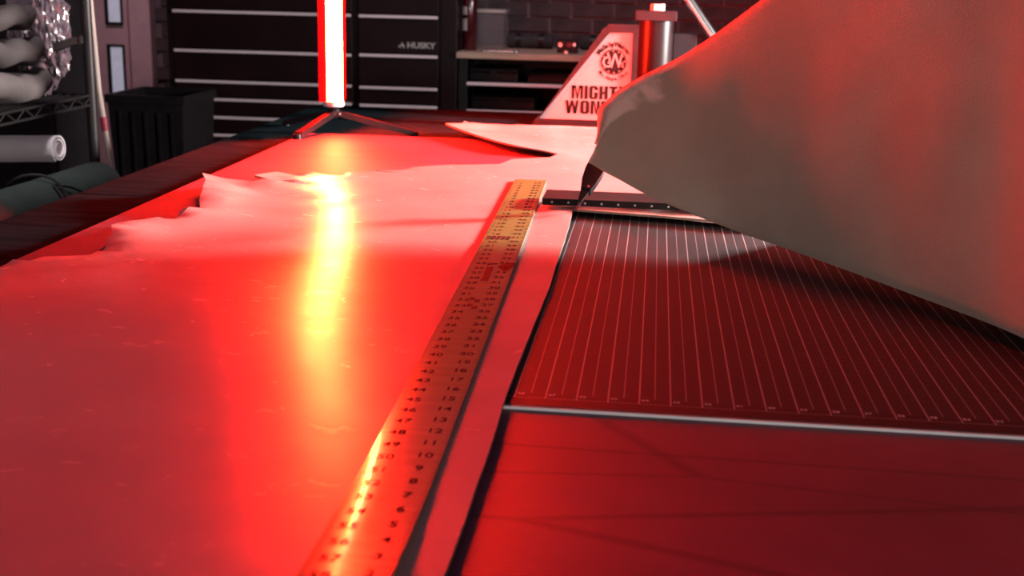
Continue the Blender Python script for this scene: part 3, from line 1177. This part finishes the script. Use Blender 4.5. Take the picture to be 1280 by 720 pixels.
# round emblem: dark disc broken by radiating dashes, with pale script initials
em = bmesh.new()
NSEG = 48
for k in range(NSEG):
    a0, a1 = 2 * math.pi * k / NSEG, 2 * math.pi * (k + 1) / NSEG
    def P(r, a):
        return em.verts.new((cxz.x + r * math.cos(a), FACE - 0.0006, cxz.z + r * math.sin(a)))
    em.faces.new((P(Rl * 0.97, a0), P(Rl * 0.97, a1), P(Rl * 0.90, a1), P(Rl * 0.90, a0)))
    em.faces.new((P(0, 0), P(Rl * 0.74, a0), P(Rl * 0.74, a1)))
    if k % 4 != 0:
        em.faces.new((P(Rl * 0.88, a0), P(Rl * 0.88, a1), P(Rl * 0.72, a1), P(Rl * 0.72, a0)))
eo = link_bm('emblem', em, M['ink'], sp_o)
eo['label'] = 'round dark emblem'
ei = bmesh.new()
text_mesh(ei, 'G', Rl * 1.15, upright(cxz.x - Rl * 0.50, FACE - 0.0010, cxz.z - Rl * 0.06, 0.1), bold=0.012, thick=0.0003, sx=0.85)
text_mesh(ei, 'W', Rl * 1.55, upright(cxz.x + Rl * 0.12, FACE - 0.0010, cxz.z + Rl * 0.05, 0.05), bold=0.012, thick=0.0003, sx=0.75)
text_mesh(ei, 's', Rl * 0.70, upright(cxz.x + Rl * 0.66, FACE - 0.0010, cxz.z - Rl * 0.12, 0), bold=0.012, thick=0.0003, sx=0.9)
bmesh.ops.recalc_face_normals(ei, faces=ei.faces)
io = link_bm('initials', ei, M['sign'], sp_o)
io['label'] = 'pale script initials'
# ram cylinder, cap, nut and lever
CY = PY + 0.14
cc = aty(819, 60, CY)
zc1 = aty(819, 25, CY).z
zc2 = aty(819, 13, CY).z
tube('cylinder', [(cc.x, CY, T_TOP + 0.012), (cc.x, CY, zc1)], 0.040, M['black_gloss'], press, n=32)
cxa, cxb = aty(795, 20, CY).x, aty(846, 20, CY).x
box('top_plate', (cxa, CY - 0.05, zc1), (cxb, CY + 0.05, zc2), M['sign_frame'], press, bevel=0.002)
nz = aty(822, 5, CY).z
tube('nut', [(aty(822, 10, CY).x, CY, zc2), (aty(822, 10, CY).x, CY, nz)], 0.0165, M['cap'], press, n=6)
tube('tie_rod', [(cxb - 0.012, CY + 0.03, T_TOP + 0.012), (cxb - 0.012, CY + 0.03, zc1)], 0.006, M['steel_dark'], press, n=10)
box('side_block', (cxb - 0.006, CY + 0.0, T_TOP + 0.012), (cxb + 0.05, CY + 0.06, aty(850, 42, CY).z), M['sign_frame'], press, bevel=0.003)
a, b = aty(858, -4, CY), aty(889, 42, CY)
dd = (b - a).normalized()
lv = tube('lever', [a - dd * 0.17, b, b + dd * 0.16], 0.011, M['chrome'], press, n=16)
ab = b + dd * 0.16
tube('lever_grip', [a - dd * 0.17, a - dd * 0.30], 0.015, M['plastic'], press, n=16)
box('lever_block', (ab.x - 0.10, CY - 0.02, T_TOP + 0.012), (ab.x + 0.02, CY + 0.02, ab.z + 0.012), M['sign_frame'], press, bevel=0.003)
box('base_extension', (br_x, PY + 0.04, T_TOP), (ab.x + 0.06, PY + 0.24, T_TOP + 0.012), M['sign_frame'], press)

# ------------------------------------------------------------------ tool chest
CHY = 5.0
cx0, cx1 = aty(211, 80, CHY).x, aty(571, 80, CHY).x
chest = thing('tool_chest', ((cx0 + cx1) / 2, CHY + 0.25, 0), 'wide black tool chest with two columns of drawers behind the glowing tube', 'tool chest')
box('cabinet_body', (cx0, CHY + 0.022, 0.10), (cx1, CHY + 0.50, 1.52), M['black_gloss'], chest, bevel=0.006)
box('corner_post', (cx0, CHY, 0.10), (cx0 + 0.022, CHY + 0.03, 1.52), M['black_gloss'], chest, bevel=0.003)
box('corner_post', (cx1 - 0.066, CHY, 0.10), (cx1, CHY + 0.03, 1.52), M['black_gloss'], chest, bevel=0.003)
box('top_lid', (cx0 - 0.01, CHY - 0.01, 1.52), (cx1 + 0.01, CHY + 0.51, 1.56), M['black_gloss'], chest, bevel=0.005)
for x in (cx0 + 0.08, cx1 - 0.08):
    for yy in (CHY + 0.08, CHY + 0.42):
        tube('caster', [(x - 0.02, yy, 0.05), (x + 0.02, yy, 0.05)], 0.05, M['plastic'], chest, n=18)
xl0, xl1 = aty(219, 60, CHY).x, aty(441, 60, CHY).x
xr0, xr1 = aty(449.5, 60, CHY).x, aty(548.5, 60, CHY).x
left_py = [(220, -38), (220, 11), (222, 60), (224, 98), (224, 120), (232, 142.5), (234, 164.5), (234, 187), (234, 209), (234, 240), (234, 271), (234, 302)]
right_py = [(548, -28), (548, 20), (548, 69), (548, 109.5), (548, 132), (548, 154.5), (548, 177), (548, 205), (548, 235), (548, 265), (548, 300)]


def drawers(x0, x1, pys):
    zs = [aty(px, py, CHY).z for px, py in pys]
    fronts = []
    for z1, z0 in zip(zs, zs[1:]):
        if z0 < 0.13:
            break
        d = box('drawer', (x0, CHY - 0.012, z0 + 0.005), (x1, CHY + 0.022, z1 - 0.002), M['black_gloss'], chest, bevel=0.002)
        bmh = bmesh.new()
        add_box(bmh, (x0 + 0.002, CHY - 0.024, z1 - 0.013), (x1 - 0.002, CHY - 0.0125, z1 - 0.001))
        p = link_bm('pull', bmh, M['pull'], d, bevel=0.003)
        p['label'] = 'brushed silver pull along the top'
        fronts.append((d, z0, z1))
    return fronts


drawers(xl0, xl1, left_py)
fr = drawers(xr0, xr1, right_py)
d2 = fr[1][0]
bmh = bmesh.new()
a, b = aty(508.5, 57, CHY - 0.013), aty(543, 57.5, CHY - 0.013)
text_mesh(bmh, 'HUSKY', 0.0315, upright((a.x + b.x) / 2 + 0.002, CHY - 0.0132, (a.z + b.z) / 2), bold=0.04, thick=0.0006, sx=1.16)
q = aty(503, 57, CHY - 0.013)


def em_poly(pts):
    bmh.faces.new([bmh.verts.new((q.x + x, CHY - 0.0140, q.z + z)) for x, z in pts])


em_poly([(-0.018, -0.002), (-0.004, 0.006), (-0.001, 0.015), (0.004, 0.005), (0.010, -0.001), (0.006, -0.013), (0.002, -0.004), (-0.004, 0.000)])
em_poly([(-0.018, -0.003), (-0.010, -0.003), (-0.002, -0.008), (-0.010, -0.009)])
lg = link_bm('maker_lettering', bmh, M['pale_print'], d2)
lg['label'] = 'small pale maker lettering with a dog head mark'

# ------------------------------------------------------------------ wood topped drawer cabinet with open shelves, right of the chest
SY = 4.98
sx_l = cx1 + 0.004
z_top = aty(640, 68.5, SY).z
shelf = thing('shelf_unit', (0.0, SY + 0.25, 0), 'low black shelf unit with a pale wooden top between chest and press', 'shelf')
box('wood_top', (sx_l, SY - 0.02, z_top - 0.018), (0.75, SY + 0.50, z_top + 0.006), M['wood'], shelf, bevel=0.002)
zsh = [aty(640, 106, SY).z, aty(640, 140.5, SY).z, aty(640, 176, SY).z, aty(640, 240, SY).z]
for x in (sx_l + 0.005, 0.70):
    for yy in (SY + 0.01, SY + 0.45):
        box('post', (x, yy, 0.0), (x + 0.035, yy + 0.03, z_top - 0.018), M['steel_dark'], shelf, bevel=0.002)
box('back_panel', (sx_l + 0.01, SY + 0.482, 0.1), (0.735, SY + 0.492, z_top - 0.018), M['steel_dark'], shelf)
for z in zsh:
    s_ = box('shelf_board', (sx_l + 0.04, SY + 0.012, z - 0.010), (0.70, SY + 0.48, z - 0.002), M['steel_dark'], shelf)
    lp = box('shelf_lip', (sx_l + 0.04, SY - 0.002, z - 0.007), (0.70, SY + 0.012, z + 0.006), M['pull'], s_, bevel=0.002)
    lp['label'] = 'brushed silver front lip'


def tool_case(x, y_, z, sx, sy, sz, label, group='dark tool cases on the shelves behind the press'):
    t = thing('tool_case', (x, y_, z), label, 'tool case', group)
    box('case', (x - sx / 2, y_ - sy / 2, z), (x + sx / 2, y_ + sy / 2, z + sz * 0.72), M['plastic'], t, bevel=0.006)
    box('lid', (x - sx / 2, y_ - sy / 2, z + sz * 0.73), (x + sx / 2, y_ + sy / 2, z + sz), M['plastic'], t, bevel=0.006)
    box('latch', (x - 0.012, y_ - sy / 2 - 0.006, z + sz * 0.55), (x + 0.012, y_ - sy / 2 - 0.0005, z + sz * 0.85), M['steel_dark'], t, bevel=0.001)
    return t


tool_case(-0.66, SY + 0.24, zsh[0] - 0.002, 0.20, 0.25, 0.055, 'low black tool case at the chest end of the upper shelf')
tool_case(-0.40, SY + 0.24, zsh[0] - 0.002, 0.24, 0.25, 0.042, 'flat black tool case in the middle of the upper shelf')
tool_case(-0.14, SY + 0.24, zsh[0] - 0.002, 0.20, 0.25, 0.05, 'black tool case on the upper shelf beside the white sign')
tool_case(-0.62, SY + 0.24, zsh[1] - 0.002, 0.26, 0.25, 0.05, 'black tool case at the chest end of the lower shelf')
tool_case(-0.34, SY + 0.24, zsh[1] - 0.002, 0.18, 0.25, 0.04, 'thin black tool case on the lower shelf beside the slanted frame')
ZW = z_top + 0.006


def wrench(x, y_, z, length, rot, label):
    t = thing('wrench', (x, y_, z), label, 'wrench')
    Rz = Matrix.Translation((x, y_, z + 0.004)) @ Matrix.Rotation(rot, 4, 'Z')
    b = bmesh.new()
    for (l0, l1, h_) in ((-length / 2 + .01, length / 2 - .01, .0055),):
        bmesh.ops.create_cube(b, size=1, matrix=Rz @ Matrix.Translation(((l0 + l1) / 2, 0, 0)) @ Matrix.Diagonal((l1 - l0, h_ * 2, 0.006, 1)))
    link_bm('shank', b, M['chrome'], t, bevel=0.0015)
    for k in (-1, 1):
        b = bmesh.new()
        bmesh.ops.create_cone(b, cap_ends=True, segments=14, radius1=0.013, radius2=0.013, depth=0.008,
                              matrix=Rz @ Matrix.Translation((k * length / 2, 0, 0)))
        link_bm('jaw', b, M['chrome'], t)
    return t


wx = aty(625, 64, SY + 0.05).x
wrench(wx, SY + 0.05, ZW, 0.13, 0.05, 'short silver wrench lying on the wooden top in front of the bin')
# clear bin
bx0, bx1 = aty(594, 40, SY + 0.2).x, aty(630, 40, SY + 0.2).x
bz1 = aty(610, 13, SY + 0.2).z
bin_ = thing('clear_bin', ((bx0 + bx1) / 2, SY + 0.26, ZW), 'clear plastic bin standing on the wooden top beside the black bottle', 'bin')
b = bmesh.new()
ya, yb = SY + 0.2, SY + 0.34
for lo, hi in (((bx0, ya, ZW), (bx1, yb, ZW + 0.004)), ((bx0, ya, ZW), (bx1, ya + 0.003, bz1)), ((bx0, yb - 0.003, ZW), (bx1, yb, bz1)),
               ((bx0, ya, ZW), (bx0 + 0.003, yb, bz1)), ((bx1 - 0.003, ya, ZW), (bx1, yb, bz1))):
    add_box(b, lo, hi)
link_bm('bin_body', b, M['clear'], bin_)
b = bmesh.new()
for lo, hi in (((bx0 - .006, ya - .006), (bx1 + .006, ya)), ((bx0 - .006, yb), (bx1 + .006, yb + .006)), ((bx0 - .006, ya), (bx0, yb)), ((bx1, ya), (bx1 + .006, yb))):
    add_box(b, (*lo, bz1 - 0.008), (*hi, bz1 + 0.002))
link_bm('rim', b, M['label_grey'], bin_)
# bottle with grey labels
bo = aty(587, 60, SY + 0.12)
bottle = thing('spray_bottle', (bo.x, SY + 0.12, ZW), 'tall dark red glossy bottle with grey labels beside the chest', 'bottle')
M['bottle_red'] = mat('dark_red_gloss', (0.06, 0.004, 0.008), 0.18, var=0.1, coat=0.5)
zt_b = ZW + 0.32
tube('bottle_body', [(bo.x, SY + .12, ZW), (bo.x, SY + .12, ZW + .005), (bo.x, SY + .12, zt_b - .05), (bo.x, SY + .12, zt_b - .02), (bo.x, SY + .12, zt_b)], [.027, .030, .030, .018, .012], M['bottle_red'], bottle, n=24)
for p0, p1 in ((38, 23), (18, 8)):
    z0, z1 = aty(575, p0, SY + .1).z, aty(575, p1, SY + .1).z
    b = bmesh.new()
    n_ = 10
    prev = None
    for k in range(n_ + 1):
        a_ = math.radians(178 + 80 * k / n_)
        pr = [b.verts.new((bo.x + .0306 * math.cos(a_), SY + .12 + .0306 * math.sin(a_), z)) for z in (z0, z1)]
        if prev:
            b.faces.new((prev[0], pr[0], pr[1], prev[1]))
        prev = pr
    l_ = link_bm('bottle_label', b, M['label_grey'], bottle, smooth=True)
    l_['label'] = 'plain grey sticker'
tube('spray_head', [(bo.x, SY + .12, zt_b), (bo.x, SY + .12, zt_b + .05)], [.016, .012], M['plastic'], bottle, n=14)
# knobbed gauge block
gx0, gx1 = aty(696, 56, SY + 0.1).x, aty(722, 56, SY + 0.1).x
gz1 = aty(710, 49, SY + 0.1).z
kb = thing('valve_block', ((gx0 + gx1) / 2, SY + 0.13, ZW), 'small black valve block with silver knobs on the wooden top left of the sign', 'valve')
box('block', (gx0, SY + 0.1, ZW), (gx1, SY + 0.16, gz1), M['plastic'], kb, bevel=0.006)
for px, py, r_ in ((700.5, 56, .009), (718, 56, .007), (708, 65, .007)):
    p = aty(px, py, SY + 0.09)
    k_ = tube('knob', [(p.x, SY + 0.1, p.z), (p.x, SY + 0.082, p.z)], [r_ * .8, r_], M['chrome'], kb, n=14)
p = aty(711.5, 56, SY + 0.09)
k_ = tube('knob', [(p.x, SY + 0.1, p.z), (p.x, SY + 0.085, p.z)], [.009, .009], M['red_plastic'], kb, n=14)
k_['label'] = 'red centre knob'
# long dark tool bags along the back of the wooden top
for k, (pxa, pxb, pyt, lab) in enumerate(((632, 690, 43, 'long low black tool roll on the wooden top behind the wrench'), (724, 790, 42, 'black tool roll on the wooden top behind the sign'))):
    xa, xb = aty(pxa, 50, SY + 0.3).x, aty(pxb, 50, SY + 0.3).x
    zt2 = aty(660, pyt, SY + 0.3).z
    t = thing('tool_roll', ((xa + xb) / 2, SY + 0.3, ZW), lab, 'tool roll', 'black tool rolls at the back of the wooden top')
    r_ = (zt2 - ZW) / 2
    tube('roll', [(xa, SY + .36, ZW + r_), (xa + .01, SY + .36, ZW + r_), (xb - .01, SY + .36, ZW + r_), (xb, SY + .36, ZW + r_)], [r_ * .8, r_, r_, r_ * .8], M['dark_cloth'], t, n=18)
    for f_ in (0.25, 0.75):
        xx = xa + (xb - xa) * f_
        tube('strap', [(xx - .012, SY + .36, ZW + r_), (xx + .012, SY + .36, ZW + r_)], r_ * 1.03, M['plastic'], t, n=18)

# ------------------------------------------------------------------ wire rack and its load, far left
RX0, RX1, RY0, RY1 = -1.80, -1.295, 1.75, 2.76
rack = thing('wire_rack', ((RX0 + RX1) / 2, (RY0 + RY1) / 2, 0), 'black wire shelf rack holding leather left of the workbench', 'rack')
for x in (RX0, RX1):
    for yy in (RY0, RY1):
        tube('post', [(x, yy, 0), (x, yy, 1.75)], 0.0125, M['wire'], rack, n=12)
z_up = aty(80, 118, RY1).z
z_lo = 0.665
for z in (0.18, z_lo, z_up, 1.45):
    b = bmesh.new()
    for dz in (0.0, -0.022):
        for p, q in (((RX0, RY0), (RX1, RY0)), ((RX1, RY0), (RX1, RY1)), ((RX1, RY1), (RX0, RY1)), ((RX0, RY1), (RX0, RY0))):
            add_tube(b, [(*p, z + dz), (*q, z + dz)], 0.0032, 6)
    n = 26
    for k in range(n):                # truss along the long right side and the far side
        ya, yb = RY0 + (RY1 - RY0) * k / n, RY0 + (RY1 - RY0) * (k + 1) / n
        add_tube(b, [(RX1, ya, z - (0.022 if k % 2 else 0)), (RX1, yb, z - (0 if k % 2 else 0.022))], 0.0022, 5)
    n = 14
    for k in range(n):
        xa, xb = RX0 + (RX1 - RX0) * k / n, RX0 + (RX1 - RX0) * (k + 1) / n
        add_tube(b, [(xa, RY1, z - (0.022 if k % 2 else 0)), (xb, RY1, z - (0 if k % 2 else 0.022))], 0.0022, 5)
    for k in range(1, 22):
        xx = RX0 + (RX1 - RX0) * k / 22
        add_tube(b, [(xx, RY0, z), (xx, RY1, z)], 0.0018, 4)
    link_bm('wire_shelf', b, M['wire'], rack, smooth=True)


def blanket(name, path, width, th, mt, label, cat, axis, group=None):
    """a folded sheet: a profile path in (u, z) swept along axis with a wavy front"""
    b = bmesh.new()
    ax = Vector(axis).normalized()
    n_ = 18
    prevring = None
    for i in range(n_ + 1):
        f_ = i / n_
        wob = noise.noise(Vector((f_ * 3.0, path[0].z * 7, path[0].x))) * 0.030
        ring_ = []
        P = [p + ax * width * f_ + Vector((0, 0, abs(noise.noise(Vector((p.x * 8, f_ * 5.0, 0.5)))) * 0.034)) + Vector((wob, wob, 0)) for p in path]
        for k, p in enumerate(P):
            t = (P[min(k + 1, len(P) - 1)] - P[max(k - 1, 0)]).normalized()
            nn = t.cross(ax).normalized()
            ring_.append((b.verts.new(p + nn * th / 2), b.verts.new(p - nn * th / 2)))
        if prevring:
            for k in range(len(P) - 1):
                b.faces.new((prevring[k][0], ring_[k][0], ring_[k + 1][0], prevring[k + 1][0]))
                b.faces.new((prevring[k][1], prevring[k + 1][1], ring_[k + 1][1], ring_[k][1]))
            for k in (0, len(P) - 1):
                b.faces.new((prevring[k][0], prevring[k][1], ring_[k][1], ring_[k][0]))
        if i in (0, n_):
            for k in range(len(P) - 1):
                b.faces.new((ring_[k][0], ring_[k + 1][0], ring_[k + 1][1], ring_[k][1]))
        prevring = ring_
    c = path[0]
    o_ = link_bm(name, b, mt, smooth=True, origin=(c.x, c.y, min(p.z for p in path)))
    return tag(o_, label, cat, group)


def fold_path(x_c, y_c, z_b, spread, hgt):
    """a sheet doubled on itself, seen from its end"""
    r_ = hgt / 2 - 0.004
    P = [Vector((x_c - spread + spread * 1.7 * k / 5, y_c, z_b + 0.004 + 0.004 * math.sin(k))) for k in range(5)]
    P += [Vector((x_c + spread - r_ + r_ * math.cos(a_), y_c, z_b + hgt / 2 + r_ * math.sin(a_))) for a_ in [math.radians(-90 + 180 * k / 8) for k in range(9)]]
    P += [Vector((x_c + spread - r_ - (2 * spread - r_) * k / 6, y_c, z_b + hgt - 0.004 - 0.006 * math.sin(k * 1.3))) for k in range(1, 7)]
    return P


ZS = z_up + 0.004
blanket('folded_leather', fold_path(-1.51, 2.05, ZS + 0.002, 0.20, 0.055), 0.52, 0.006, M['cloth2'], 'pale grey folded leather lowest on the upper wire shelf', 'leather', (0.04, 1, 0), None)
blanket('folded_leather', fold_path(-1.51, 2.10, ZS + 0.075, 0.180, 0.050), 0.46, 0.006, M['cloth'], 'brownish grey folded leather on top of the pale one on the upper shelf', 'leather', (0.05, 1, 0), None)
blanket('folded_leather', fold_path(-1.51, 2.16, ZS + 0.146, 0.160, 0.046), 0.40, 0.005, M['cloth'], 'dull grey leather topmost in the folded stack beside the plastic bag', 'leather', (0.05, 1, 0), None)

# crinkled clear plastic bag
bg0 = aty(62, 92, 2.66)
b = bmesh.new()
bmesh.ops.create_icosphere(b, subdivisions=5, radius=1.0)
for v in b.verts:
    d = v.co.normalized()
    n1 = noise.noise(d * 3.0) * 0.16 + abs(noise.noise(d * 7.0 + Vector((3, 1, 2)))) * 0.16 + abs(noise.noise(d * 16.0)) * 0.07
    v.co = d * (0.85 + n1)
    v.co.x *= 0.075
    v.co.y *= 0.055
    v.co.z *= 0.155
    v.co += Vector((-1.365, 2.672, ZS + 0.152))
zmin = min(v.co.z for v in b.verts)
for v in b.verts:
    v.co.z -= zmin - ZS
M['bag'] = mat('crinkled_film', (0.10, 0.075, 0.09), 0.14, var=0.3, scale=30, bump=0.8, bscale=60, coat=0.6, spec=0.9)
bag = link_bm('plastic_bag', b, M['bag'], smooth=False, origin=(-1.365, 2.672, ZS))
for p_ in bag.data.polygons:
    p_.use_smooth = False
tag(bag, 'shiny crinkled plastic bag with a tape strip standing on the upper wire shelf', 'bag')
ta, tb_ = aty(66, 60, 2.57), aty(96, 50, 2.57)
b = bmesh.new()
for k in range(5):
    pass
prev = None
for k in range(9):
    f_ = k / 8
    p = ta.lerp(tb_, f_) + Vector((0, -0.012 * math.sin(math.pi * f_), 0))
    pr = [b.verts.new(p + Vector((0, 0, s_ * 0.008))) for s_ in (-1, 1)] + [b.verts.new(p + Vector((0, 0.03, s_ * 0.008))) for s_ in (1, -1)]
    if prev:
        for j in range(4):
            b.faces.new((prev[j], pr[j], pr[(j + 1) % 4], prev[(j + 1) % 4]))
    else:
        b.faces.new(pr)
    prev = pr
b.faces.new(prev[::-1])
tp = link_bm('tape_strip', b, M['cloth'], bag)
tp['label'] = 'dull tan tape strip'

# rolled leathers on the lower shelf
ZL = z_lo + 0.004
gr = thing('leather_roll', (-1.29, 2.1, ZL), 'thick grey green leather roll tied with black cord beside the bench', 'leather roll')


def spiral_roll(name, p0, p1, r, mt, parent, turns=3.0, ovate=0.9, flare=0.0):
    p0, p1 = Vector(p0), Vector(p1)
    ax = (p1 - p0).normalized()
    a_ = Vector((0, 0, 1))
    a_ = (a_ - ax * a_.dot(ax)).normalized()
    b_ = ax.cross(a_)
    bm_ = bmesh.new()
    n_ = int(turns * 22)
    L_ = 14
    th = 0.0035
    grid = []
    for i in range(L_ + 1):
        f_ = i / L_
        rowv = []
        for k in range(n_ + 1):
            ang_ = 2 * math.pi * turns * k / n_
            rr = r * (0.45 + 0.55 * k / n_) * (1 + 0.035 * noise.noise(Vector((f_ * 4, math.cos(ang_), math.sin(ang_))))) * (1 + flare * f_)
            c_ = p0.lerp(p1, f_)
            rowv.append([bm_.verts.new(c_ + a_ * (rr + s_) * math.cos(ang_) * ovate + b_ * (rr + s_) * math.sin(ang_)) for s_ in (0, -th)])
        grid.append(rowv)
    for i in range(L_):
        for k in range(n_):
            for s_ in (0, 1):
                bm_.faces.new((grid[i][k][s_], grid[i][k + 1][s_], grid[i + 1][k + 1][s_], grid[i + 1][k][s_]))
    for i in (0, L_):
        for k in range(n_):
            bm_.faces.new((grid[i][k][0], grid[i][k + 1][0], grid[i][k + 1][1], grid[i][k][1]))
    for k in (0, n_):
        for i in range(L_):
            bm_.faces.new((grid[i][k][0], grid[i + 1][k][0], grid[i + 1][k][1], grid[i][k][1]))
    return link_bm(name, bm_, mt, parent, smooth=True)


GR = 0.068
gz = ZL + GR
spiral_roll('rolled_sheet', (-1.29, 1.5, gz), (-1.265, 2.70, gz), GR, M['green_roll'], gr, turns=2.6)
for yy in (2.42,):
    pts = []
    for k in range(25):
        a_ = 2 * math.pi * k / 24
        pts.append((-1.272 + (GR + .003) * math.cos(a_), yy + 0.012 * math.sin(a_ * 2), gz + (GR * 0.93 + .003) * math.sin(a_)))
    tube('cord', pts, 0.0028, M['cord'], gr, n=6)
kx, kz = -1.272 + GR * 0.62, gz + GR * 0.70
tube('cord', [(kx, 2.42, kz), (kx + .02, 2.46, kz - .012), (kx + .03, 2.50, kz - .03), (kx + .028, 2.52, kz - .05)], 0.0028, M['cord'], gr, n=6)
tube('cord', [(kx, 2.42, kz), (kx + .024, 2.41, kz - .02), (kx + .034, 2.40, kz - .05), (kx + .034, 2.405, kz - .08)], 0.0028, M['cord'], gr, n=6)

# folded dark sheet and white roll lying behind and above the green roll
ds = blanket('folded_sheet', fold_path(-1.56, 2.35, ZL + 0.002, 0.16, 0.07), 0.32, 0.006, M['dark_cloth'], 'dark folded sheet under the white leather roll on the rack', 'leather', (0, 1, 0))
wa = aty(-90, 186, 2.58)
wb_ = aty(74, 186, 2.58)
wr = thing('leather_roll', (wa.x, wa.y, wa.z - 0.036), 'smooth white leather roll lying crosswise above the green roll', 'leather roll')
spiral_roll('rolled_sheet', wa, wb_, 0.036, M['white_roll'], wr, turns=2.4)
# leaning pole
pa, pb = aty(113, 0, 3.05), aty(141, 222, 3.05)
pdv = (pb - pa).normalized()
p_low = pa + pdv * ((0 - pa.z) / pdv.z)
p_top = pa - pdv * 0.35
pole = thing('leaning_pole', p_low, 'thin pale pole with a red band leaning upright behind the rack post', 'pole')
mid = pa.lerp(pb, 0.5) + Vector((-0.008, 0, 0))
tube('shaft', [p_low, pb, mid, pa, p_top], [0.0075, 0.0075, 0.007, 0.0062, 0.006], M['pole'], pole, n=12)
q0, q1 = mid.lerp(pb, 0.30), mid.lerp(pb, 0.46)
bd_ = tube('band', [q0, q1], 0.0088, M['red_tape'], pole, n=12)
bd_['label'] = 'red tape band'

# tall black bin
by = 4.35
bxa, bxb = aty(131, 118, by).x, aty(229, 118, by).x
bzt = aty(180, 119.5, by).z
trash = thing('trash_bin', ((bxa + bxb) / 2, by + 0.17, 0), 'tall black plastic bin standing between the pole and the tool chest', 'bin')
b = bmesh.new()
rg = []
for z, sh in ((0, 0.035), (bzt - 0.03, 0.006), (bzt - 0.03, -0.002), (bzt, -0.002), (bzt, 0.012), (bzt - 0.03, 0.014), (0.02, 0.042)):
    rg.append([b.verts.new(v_) for v_ in ((bxa + sh, by + sh, z), (bxb - sh, by + sh, z), (bxb - sh, by + 0.34 - sh, z), (bxa + sh, by + 0.34 - sh, z))])
for r0, r1 in zip(rg, rg[1:]):
    for k in range(4):
        b.faces.new((r0[k], r0[(k + 1) % 4], r1[(k + 1) % 4], r1[k]))
b.faces.new(rg[0][::-1])
b.faces.new(rg[-1])
link_bm('bin_body', b, M['plastic'], trash, bevel=0.004)
b = bmesh.new()
for k in range(5):
    xx = bxa + 0.05 + (bxb - bxa - 0.10) * k / 4
    add_box(b, (xx - 0.005, by + 0.010, 0.2), (xx + 0.005, by + 0.022, bzt - 0.06))
for v in b.verts:
    v.co.y += (1 - v.co.z / bzt) * 0.028 - 0.012
link_bm('ribs', b, M['plastic'], trash)

# made-up black cabinet, added to keep the space behind the rack dark
kx0, kx1, ky0, ky1 = -2.95, aty(109, 60, 3.86).x, 3.6, 3.86
kab = thing('dark_backing', ((kx0 + kx1) / 2, (ky0 + ky1) / 2, 0), 'tall matt black cabinet added to darken the view behind the wire rack', 'cabinet')
box('cabinet_body', (kx0, ky0 + 0.02, 0), (kx1, ky1, 1.95), M['plastic'], kab, bevel=0.004)
for a_, b_ in ((kx0 + 0.01, (kx0 + kx1) / 2 - 0.004), ((kx0 + kx1) / 2 + 0.004, kx1 - 0.01)):
    dr_ = box('backing_door', (a_, ky0, 0.08), (b_, ky0 + 0.018, 1.93), M['plastic'], kab, bevel=0.003)
    hx = b_ - 0.05 if b_ < (kx0 + kx1) / 2 else a_ + 0.05
    tube('handle', [(hx, ky0 - 0.012, 0.98), (hx, ky0 - 0.012, 1.14)], 0.006, M['steel_dark'], dr_, n=10)
